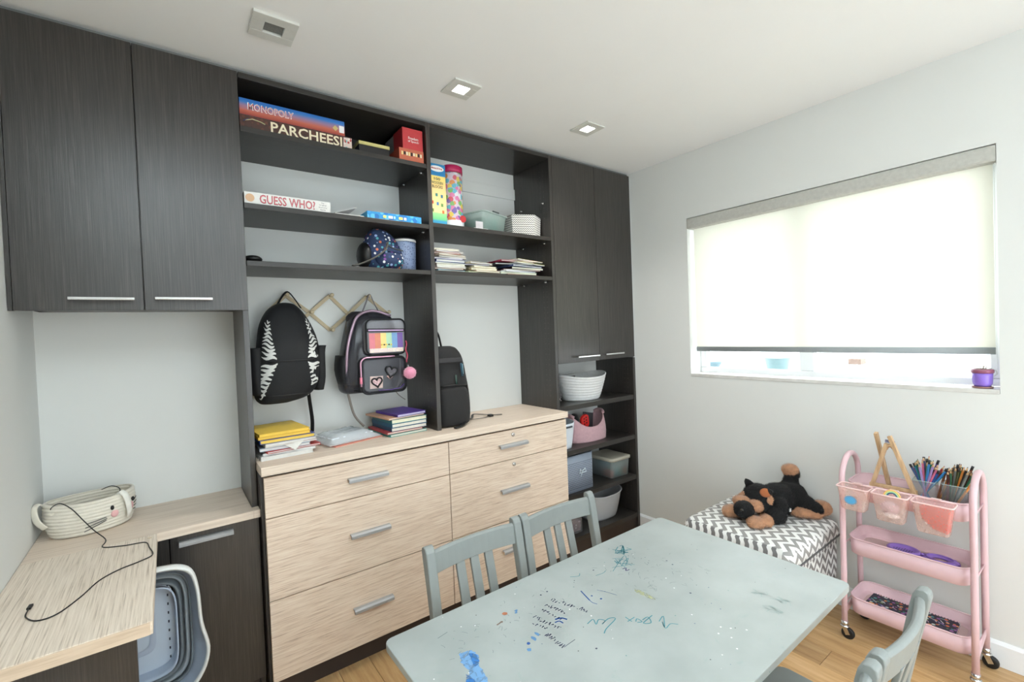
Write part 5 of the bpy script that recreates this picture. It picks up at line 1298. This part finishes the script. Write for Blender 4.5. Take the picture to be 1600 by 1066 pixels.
for p_ in me.polygons:
    best = None
    for c, r, Ti, m_ in inv:
        q = Ti @ (p_.center - c); d_ = (q.x / r.x) ** 2 + (q.y / r.y) ** 2 + (q.z / r.z) ** 2
        if best is None or d_ < best[0]: best = (d_, m_)
    p_.material_index = best[1]; p_.use_smooth = True
t = thing('plush_dog', 'black and tan plush dog sprawled on the chevron ottoman', 'soft toy', (-.22, -1.0, .452))
iv = WM[t.name].inverted()
for v in me.vertices: v.co = iv @ (v.co + Vector((random.uniform(-.0012, .0012), random.uniform(-.0012, .0012), random.uniform(-.0012, .0012))))
o = bpy.data.objects.new('body', me); COL.objects.link(o); o.parent = t; WM[o.name] = WM[t.name]
fur = MB(); fur2 = MB()
for p_ in me.polygons:
    for _ in range(3):
        c = WM[t.name] @ p_.center + Vector((random.uniform(-.003, .003),) * 3)
        nn = p_.normal; q = nn.orthogonal().normalized() * .0009
        if p_.material_index: L = random.uniform(.004, .007)
        else: L = random.uniform(.003, .006)
        tip = c + nn * L + Vector((random.uniform(-.003, .003), random.uniform(-.003, .003), -.0015))
        (fur2 if p_.material_index else fur).add([c + q, c - q, tip], [(0, 1, 2)])
fur.build('fur', M_kf, t, kind='stuff'); fur2.build('fur', M_tf, t, kind='stuff')
def ear(c, s, rot, inner):
    T = Matrix.Translation(Vector(c)) @ rot.to_4x4()
    R_ = []
    for i in range(7):
        f = i / 6; w = s * (1 - .25 * f) * math.sqrt(max(.02, 1 - f ** 3)); 
        R_.append([T @ Vector((w * math.cos(a), .008 * math.sin(a) - .012 * f * f, s * 2.3 * f)) for a in [2 * PI * k / 14 for k in range(14)]])
    e_ = MB().rings(R_, cap0=True, cap1=True).build('ear', M_kf, t)
    if inner:
        MB().ell((0, -.009, s * 1.05), (s * .78, .006, s * .92)).xf(T).build('inner_ear', fabric('rust_velvet', (176, 104, 62), .9, .4, 300), e_)
ear((-.300, -.925, .588), .023, T3('Z', -1.13) @ T3('Y', -.55), False)
ear((-.345, -.985, .585), .029, T3('Z', -1.13) @ T3('Y', 1.15) @ T3('X', .25), True)
MB().ell((-.463, -.955, .524), (.010, .012, .010)).build('nose', plain('glossy_black', (12, 12, 13), .15), t)
for c in ((-.352, -.925, .572), (-.345, -.987, .562)): MB().ell(c, (.006, .006, .006), n=10, k=6).build('eye', plain('glossy_eye', (16, 12, 10), .08), t)
MB().box(-.262, -.25, -1.088, -1.08, .50, .515).build('label_tag', M_whp, t)

# ---------------------------------------------------------------- pink trolley
CX0, CX1, CY0, CY1 = -.262, -.052, -1.722, -1.305
t = thing('utility_cart', 'three-tier pink metal utility cart on black castors against the window wall', 'cart', (-.157, -1.51, 0))
for yy in (CY1, CY0):
    rad = (CX1 - CX0) / 2
    pts = [(CX0 - .006, yy, .075), (CX0, yy, .3), (CX0, yy, .69)] + [Vector(((CX0 + CX1) / 2 - rad * math.cos(a), yy, .705 + rad * math.sin(a))) for a in [PI * i / 14 for i in range(15)]] + [(CX1, yy, .69), (CX1, yy, .3), (CX1 + .004, yy, .075)]
    MB().tube(pts, .0115, 12).build('end_frame', M_pink, t)
def perfm():
    m, nt, p = newmat('pink_mesh_floor')
    tc = N(nt, 'ShaderNodeTexCoord'); mp = N(nt, 'ShaderNodeMapping'); mp.inputs['Rotation'].default_value = (0, 0, PI / 4)
    nt.links.new(tc.outputs['Object'], mp.inputs[0])
    ck = N(nt, 'ShaderNodeTexVoronoi'); ck.inputs['Scale'].default_value = 150; ck.inputs['Randomness'].default_value = 0; nt.links.new(mp.outputs[0], ck.inputs['Vector'])
    r = ramp(nt, [(.0, (0, 0, 0, 1)), (.34, (0, 0, 0, 1)), (.36, (1, 1, 1, 1))], ck.outputs['Distance'])
    p.inputs['Base Color'].default_value = lin(206, 178, 176); p.inputs['Roughness'].default_value = .4
    nt.links.new(r.outputs[0], p.inputs['Alpha'])
    return m
M_mesh = perfm()
for zr in (.703, .456, .190):
    def tr_(i_, r, z_): return [((CX0 + CX1) / 2 + a, (CY0 + CY1) / 2 + b_, z_) for a, b_ in rrect((CX1 - CX0) / 2 - .004 - i_, (CY1 - CY0) / 2 - .013 - i_, r, 6)]
    tray = MB().rings([tr_(.012, .035, zr - .073), tr_(.004, .04, zr - .068), tr_(0, .045, zr), tr_(.002, .044, zr), tr_(.006, .04, zr - .036), tr_(.012, .036, zr - .040), tr_(.028, .03, zr - .041), tr_(.028, .03, zr - .073)], loop=True).build('tray', M_pink, t)
    MB().tube(tr_(.0, .045, zr + .0005), .0032, 7, closed=True).build('rim', M_pink, tray)
    MB().rings([tr_(.027, .03, zr - .0412), tr_(.027, .03, zr - .0422)], cap0=True, cap1=True, smooth=False).build('mesh_floor', M_mesh, tray)
    for yy, s in ((CY1, -1), (CY0, 1)):
        for xx in (CX0 + .045, CX1 - .045):
            MB().lathe([(.005, 0), (.005, .003), (.002, .004)], (0, 0, 0), 8).xf(Matrix.Translation((xx, yy + s * .0125, zr - .03)) @ Matrix.Rotation(-s * PI / 2, 4, 'X')).build('bolt', M_steel, tray)
for yy in (CY0, CY1):
    MB().beam((CX0, yy, .115), (CX1, yy, .145), .006, .028).build('brace', M_pink, t, bevel=.003)
    for zr in (.42, .155, .665):
        MB().tube([(CX0, yy, zr), (CX1, yy, zr)], .003, 6).build('cross_wire', M_pink, t)
for xx in (CX0 - .006, CX1 + .004):
    for yy in (CY0, CY1):
        w = MB().tube([(xx, yy, .078), (xx, yy, .055)], .0135, 12).build('caster_stem', M_chrome, t)
        f = MB().lathe([(.017, .050), (.017, .056), (.010, .06)], (xx, yy, 0), 14).beam((xx - .011, yy - .0, .054), (xx - .011, yy - .014, .022), .002, .018, up=(0, 1, 0)).beam((xx + .011, yy, .054), (xx + .011, yy - .014, .022), .002, .018, up=(0, 1, 0)).build('caster_fork', M_chrome, t)
        T = Matrix.Translation((xx, yy - .012, .0255)) @ Matrix.Rotation(PI / 2, 4, 'Y')
        MB().lathe([(.001, -.0075), (.010, -.0075), (.022, -.0085), (.025, -.005), (.025, .005), (.022, .0085), (.010, .0075), (.001, .0075)], (0, 0, 0), 22, T=T).build('wheel', plain('black_rubber', (20, 20, 21), .5), t)
# hanging bins
M_bin = clear('peach_bin_plastic', (252, 232, 226), .72, .15)
M_binr = plain('pale_pink_rim', (240, 208, 206), .35, var=.02)
def bin_(label, y0, y1, h=.108):
    cy_, hy, cx_ = (y0 + y1) / 2, (y1 - y0) / 2, CX0 - .052
    t = thing('hanging_bin', label, 'bin', (cx_, cy_, .60), group='clear bins hung on the cart front')
    def q(hx, hy_, zz_, r=.012): return [(cx_ + a, cy_ + b_, zz_) for a, b_ in rrect(hx, hy_, r, 4)]
    MB().rings([q(.024, hy * .66, .708 - h), q(.028, hy * .72, .712 - h), q(.036, hy - .004, .703)], cap0=True).build('body', M_bin, t)
    MB().tube(q(.037, hy - .002, .706), .003, 6, closed=True).build('rim', M_binr, t)
    MB().beam((cx_ + .03, cy_, .712), (cx_ + .052, cy_, .709), .03, .004).build('hook', M_binr, t, bevel=.001)
    return t, cx_, cy_
t, a, c = bin_('pink clear bin with a blue oval sticker, hung at the ottoman end of the cart', -1.425, -1.308, .10)
MB().lathe([(.001, 0), (.023, .0003), (.023, .001)], (0, 0, 0), 20, sy=.8).xf(Matrix.Translation((a - .0355, c + .004, .655)) @ Matrix.Rotation(-PI / 2 + .1, 4, 'Y') @ Matrix.Rotation(PI / 2, 4, 'Z')).build('sticker', pc((120, 150, 180)), t)
MB().lathe([(.001, 0), (.018, .0003), (.018, .001)], (0, 0, 0), 16, sy=.75).xf(Matrix.Translation((a - .0367, c + .004, .655)) @ Matrix.Rotation(-PI / 2 + .1, 4, 'Y') @ Matrix.Rotation(PI / 2, 4, 'Z')).build('sticker_centre', pc((84, 164, 210)), t)
t, a, c = bin_('pink clear bin with a rainbow ring at its rim, middle one on the cart', -1.552, -1.430, .112)
for r_, cc in ((.026, (240, 190, 110)), (.021, (190, 220, 160)), (.016, (60, 110, 140))):
    MB().tube(arc((a - .02, c - .008, .700), r_, 0, PI, 14, (0, 1, 0), (.2, 0, 1)), .003, 7).build('rainbow_arch', pc(cc), t)
MB().ell((a - .005, c + .004, .65), (.022, .034, .026)).build('filling', pc((206, 184, 196)), t)
MB().ell((a - .01, c, .622), (.02, .03, .012)).build('filling', pc((236, 236, 238)), t)
t, a, c = bin_('pink clear bin packed with red beads, hung beside the pencil cups', -1.685, -1.557, .118)
M_bead = spots('red_beads', (206, 66, 56), [(226, 96, 80), (180, 40, 40), (214, 80, 66)], 150, .4, .4)
MB().add([(a - .031, c + .038, .692), (a - .031, c - .053, .692), (a - .0235, c - .042, .60), (a - .025, c - .0, .612), (a - .028, c + .033, .65),
          (a + .02, c + .035, .69), (a + .02, c - .055, .69), (a + .018, c - .045, .60), (a + .018, c, .615), (a + .02, c + .03, .65)],
         [(0, 1, 2, 3, 4), (9, 8, 7, 6, 5), (0, 5, 6, 1), (1, 6, 7, 2), (2, 7, 8, 3), (3, 8, 9, 4), (4, 9, 5, 0)]).build('bead_pack', M_bead, t, bevel=.004)
MB().ell((a - .015, c + .035, .66), (.012, .014, .03)).build('bead_pack', spots('mixed_beads', (220, 200, 190), [(200, 90, 80), (90, 120, 150), (240, 240, 236)], 200, .4, .4), t)

# tabletop easel standing in the top tray
zf = .703 - .0410
M_eas = wood('easel_wood', ((166, 132, 98), (196, 162, 124), (212, 180, 144)), (60, 60, 8), .6, .2)
t = thing('tabletop_easel', 'small wooden A-frame easel standing in the top tray of the cart', 'easel', (-.17, -1.46, zf))
MB().beam((-.2, -1.395, zf + .02), (-.2, -1.452, .886), .013, .022, up=(1, 0, 0)).build('leg', M_eas, t, bevel=.001)
MB().beam((-.2, -1.545, zf + .02), (-.2, -1.462, .92), .013, .022, up=(1, 0, 0)).build('leg', M_eas, t, bevel=.001)
MB().beam((-.115, -1.44, zf + .002), (-.19, -1.413, .925), .013, .022, up=(1, 0, 0)).build('leg', M_eas, t, bevel=.001)
MB().tube(spline([(-.2, -1.448, .862), (-.2, -1.455, .876), (-.2, -1.468, .878), (-.2, -1.482, .862)], 4), .008, 8).build('arch_piece', M_eas, t)
MB().beam((-.2, -1.39, .700), (-.2, -1.55, .700), .014, .014).build('ledge', M_eas, t, bevel=.001)
MB().beam((-.19, -1.445, .895), (-.19, -1.478, .892), .006, .012).build('clip', pc((150, 150, 178)), t)

# pencil cups and pencils
M_acr = clear('acrylic', (214, 222, 222), .8, .05)
cups = []
for lab, cx_, cy_ in (('clear acrylic cup crammed with coloured pencils, the one next to the easel', -.15, -1.565), ('clear acrylic cup of pencils and brushes at the handle end of the cart', -.14, -1.655)):
    t = thing('pencil_cup', lab, 'cup', (cx_, cy_, zf))
    MB().rings([[(cx_ + a, cy_ + b_, z_) for a, b_ in rrect(.036, .036, .004, 2)] for z_ in (zf + .001, zf + .085)], cap0=True).build('wall', M_acr, t)
    MB().tube([(cx_ + a, cy_ + b_, zf + .085) for a, b_ in rrect(.036, .036, .004, 2)], .0014, 5, closed=True).build('rim', clear('acrylic_edge', (200, 220, 216), .3, .05), t)
def pencil(p0, p1, col, lab, grp, tip=True, r=.0044):
    d = (Vector(p1) - Vector(p0)); L = d.length
    q = d.to_track_quat('Z', 'Y').to_euler()
    t = thing('coloured_pencil', lab, 'pencil', p0, rot=q, group=grp)
    MB().tube([(0, 0, 0), (0, 0, L * .9)], r, 6, smooth=False).build('barrel', pc(col, .4), t, world=False)
    if tip:
        MB().lathe([(r, L * .9), (r * .45, L * .97)], (0, 0, 0), 6).build('sharpened_wood', pc((206, 172, 130)), t, world=False)
        MB().lathe([(r * .45, L * .97), (.0004, L)], (0, 0, 0), 6).build('lead', pc(col, .5), t, world=False)
    else:
        MB().tube([(0, 0, L * .9), (0, 0, L)], r * 1.05, 6).build('end_cap', pc((40, 40, 42), .4), t, world=False)
names = [('blue', (44, 84, 150)), ('green', (40, 120, 80)), ('navy', (30, 44, 90)), ('teal', (30, 130, 130)), ('purple', (90, 66, 130)), ('red', (170, 50, 50)), ('dark green', (36, 80, 50)), ('pink', (206, 110, 140)), ('sky blue', (60, 130, 190)), ('black', (30, 30, 34)), ('olive', (96, 96, 44)), ('lilac', (150, 130, 180))]
ORDS = ['first', 'second', 'third', 'fourth', 'fifth']
cnt = {}
for i in range(30):
    cn, cc = names[(i * 5) % len(names)]
    cnt[cn] = cnt.get(cn, 0) + 1
    f = i / 29
    a = -.15 + random.uniform(-.022, .022); b_ = -1.565 + random.uniform(-.022, .022)
    ty = -1.518 - .118 * f + random.uniform(-.006, .006)
    tz = .80 + .035 * math.sin(PI * smin(f * 1.1, 0, 1)) + random.uniform(-.012, .008)
    by = -1.565 + (ty + 1.57) * -.25
    pencil((a * .5 - .075, smin(by, -1.592, -1.54), zf + .006), (-.15 + random.uniform(-.03, .03), ty, tz), cc, f'{ORDS[cnt[cn] - 1]} {cn} pencil counting from the easel, in the cup next to it', 'pencils in the cup next to the easel', i % 4 != 0)
names2 = [('brown', (120, 70, 44)), ('orange', (206, 130, 60)), ('dark brown', (80, 44, 34)), ('tan', (196, 150, 100)), ('maroon', (110, 40, 44)), ('black', (30, 30, 32)), ('dark olive', (70, 76, 44)), ('grey', (110, 114, 110)), ('green', (50, 110, 80))]
cnt = {}
for i in range(24):
    cn, cc = names2[(i * 2) % len(names2)]
    cnt[cn] = cnt.get(cn, 0) + 1
    f = i / 23
    ty = -1.628 - .088 * f + random.uniform(-.006, .006)
    tz = .80 + .025 * math.sin(PI * f) + random.uniform(-.012, .008)
    pencil((-.14 + random.uniform(-.02, .02), smin(-1.645 + (f - .5) * -.03, -1.68, -1.63) + (.03 if i % 5 == 0 else 0), zf + .006), (-.14 + random.uniform(-.03, .03), ty, tz), cc, f'{ORDS[cnt[cn] - 1]} {cn} pencil from the easel side in the cup at the handle end', 'pencils in the cup at the handle end', i % 3 != 0)
for i, (cn, cc) in enumerate((('blue', (60, 90, 150)), ('grey', (150, 154, 156)), ('dark', (50, 44, 50)), ('rust', (170, 90, 60)), ('lilac', (170, 160, 200)))):
    pencil((-.075 - i * .020, -1.43 + .01 * (i % 2), zf + .006 + .0), (-.09 - i * .018, -1.53, zf + .012), cc, f'{cn} pencil lying flat on the top tray behind the easel', None, True)

# purple dishes in the middle tray
zm = .456 - .0408
M_pur = plain('purple_silicone', (150, 116, 200), .4, var=.05)
t = thing('silicone_dish', 'round purple silicone dish in the middle tray of the cart', 'dish', (-.15, -1.49, zm))
MB().lathe([(.034, 0), (.052, .002), (.055, .012), (.050, .018), (.044, .016), (.040, .006), (.001, .005)], (-.15, -1.49, zm), 32, sx=.8, sy=1.05).build('body', M_pur, t)
b = MB()
for i in range(7):
    for j in range(9):
        x, y = -.15 + (i - 3) * .0085, -1.49 + (j - 4) * .0085
        if ((x + .15) / .026) ** 2 + ((y + 1.49) / .036) ** 2 < 1: b.box(x - .0022, x + .0022, y - .0022, y + .0022, zm + .0052, zm + .0062)
b.build('perforation', pc((84, 66, 110)), t, kind='stuff')
t = thing('silicone_mat', 'flower-edged purple silicone trivet in the middle tray beside the round dish', 'trivet', (-.14, -1.605, zm))
P0 = []; P1 = []; P2 = []; P3 = []
for i in range(64):
    a = 2 * PI * i / 64; r_ = 1 + .06 * math.cos(16 * a)
    P0.append((-.14 + .046 * r_ * math.cos(a), -1.605 + .058 * r_ * math.sin(a), zm)); P1.append((-.14 + .046 * r_ * math.cos(a), -1.605 + .058 * r_ * math.sin(a), zm + .008))
    P2.append((-.14 + .022 * math.cos(a), -1.605 + .026 * math.sin(a), zm + .010)); P3.append((-.14 + .022 * math.cos(a), -1.605 + .026 * math.sin(a), zm))
MB().rings([P0, P1, P2, P3], loop=True).build('body', M_pur, t)
MB().tube([(-.14 + .034 * math.cos(2 * PI * i / 40), -1.605 + .042 * math.sin(2 * PI * i / 40), zm + .011) for i in range(40)], .003, 6, closed=True).build('ridge', M_pur, t)
MB().tube([(-.15, -1.542, zm + .012), (-.145, -1.555, zm + .012)], .008, 8, flat=.4).build('bridge', M_pur, t)

# floral spiral notebooks in the lowest tray
zb = .190 - .0408
M_flor = spots('dark_floral_cover', (34, 34, 52), [(210, 110, 70), (70, 150, 150), (150, 90, 150), (190, 200, 190), (60, 60, 90), (220, 150, 90), (90, 120, 80), (40, 40, 60)], 62, .42, .5)
for lab, y0, y1, rz in (('dark floral spiral notebook at the ottoman end of the lowest tray', -1.505, -1.365, -.03), ('dark floral spiral notebook at the handle end of the lowest tray', -1.655, -1.515, .03)):
    cx_, cy_ = -.155, (y0 + y1) / 2
    t = thing('spiral_notebook', lab, 'notebook', (cx_, cy_, zb), rz, 'spiral notebooks in the cart')
    hy = (y1 - y0) / 2
    MB().box(-.062, .060, -hy, hy, .001, .0095).build('page_block', M_paper, t, world=False)
    MB().box(-.063, .061, -hy - .001, hy + .001, .0097, .0115).build('cover', M_flor, t, world=False)
    MB().box(-.063, .061, -hy - .001, hy + .001, 0.0, .001).build('back_cover', M_flor, t, world=False)
    for k in range(14):
        y = -hy + .008 + k * (2 * hy - .016) / 13
        MB().tube([(.058 + .007 * math.cos(a), y, .007 + .008 * math.sin(a)) for a in [2 * PI * q / 10 for q in range(10)]], .0009, 4, closed=True).build('spiral_loop', pc((60, 60, 84)), t, world=False)
    for k in range(7):
        a = random.uniform(-.05, .03); c = random.uniform(-hy + .01, hy - .03)
        MB().tube(spline([(a, c, .0118), (a + .012, c + random.uniform(.004, .02), .0119), (a + .018, c + random.uniform(.012, .03), .0118)], 3), .0016, 4, flat=.2).build('printed_stem', pc(((200, 200, 204), (120, 130, 190), (210, 170, 190))[k % 3]), t, world=False)

# purple pot on the sill
zs = WZ0 + .0185
t = thing('flower_pot', 'small purple glazed pot with dry soil and moss at the end of the window sill', 'pot', (.03, -1.715, zs))
MB().lathe([(.020, 0), (.031, .001), (.032, .004), (.030, .007)], (.03, -1.715, zs), 24, cap1=False).build('saucer', plain('terracotta_saucer', (150, 112, 104), .6), t)
MB().lathe([(.024, .0072), (.030, .02), (.0315, .05), (.0315, .062)], (.03, -1.715, zs), 24).build('body', plain('purple_glaze', (146, 116, 216), .25), t)
MB().lathe([(.0335, .062), (.035, .066), (.035, .076), (.031, .078), (.029, .072)], (.03, -1.715, zs), 24).build('rim', plain('plum_rim', (150, 84, 110), .3), t)
MB().ell((.03, -1.715, zs + .073), (.029, .029, .008)).build('soil', plain('dry_soil', (110, 84, 74), .95, var=.35, scale=200), t)
for i in range(9):
    a = random.uniform(0, 2 * PI); r_ = random.uniform(0, .02)
    MB().tube([(.03 + r_ * math.cos(a), -1.715 + r_ * math.sin(a), zs + .077), (.03 + r_ * 1.4 * math.cos(a), -1.715 + r_ * 1.4 * math.sin(a), zs + .088 + random.uniform(0, .006))], .0012, 5).build('stem', pc((150, 140, 110)), t)
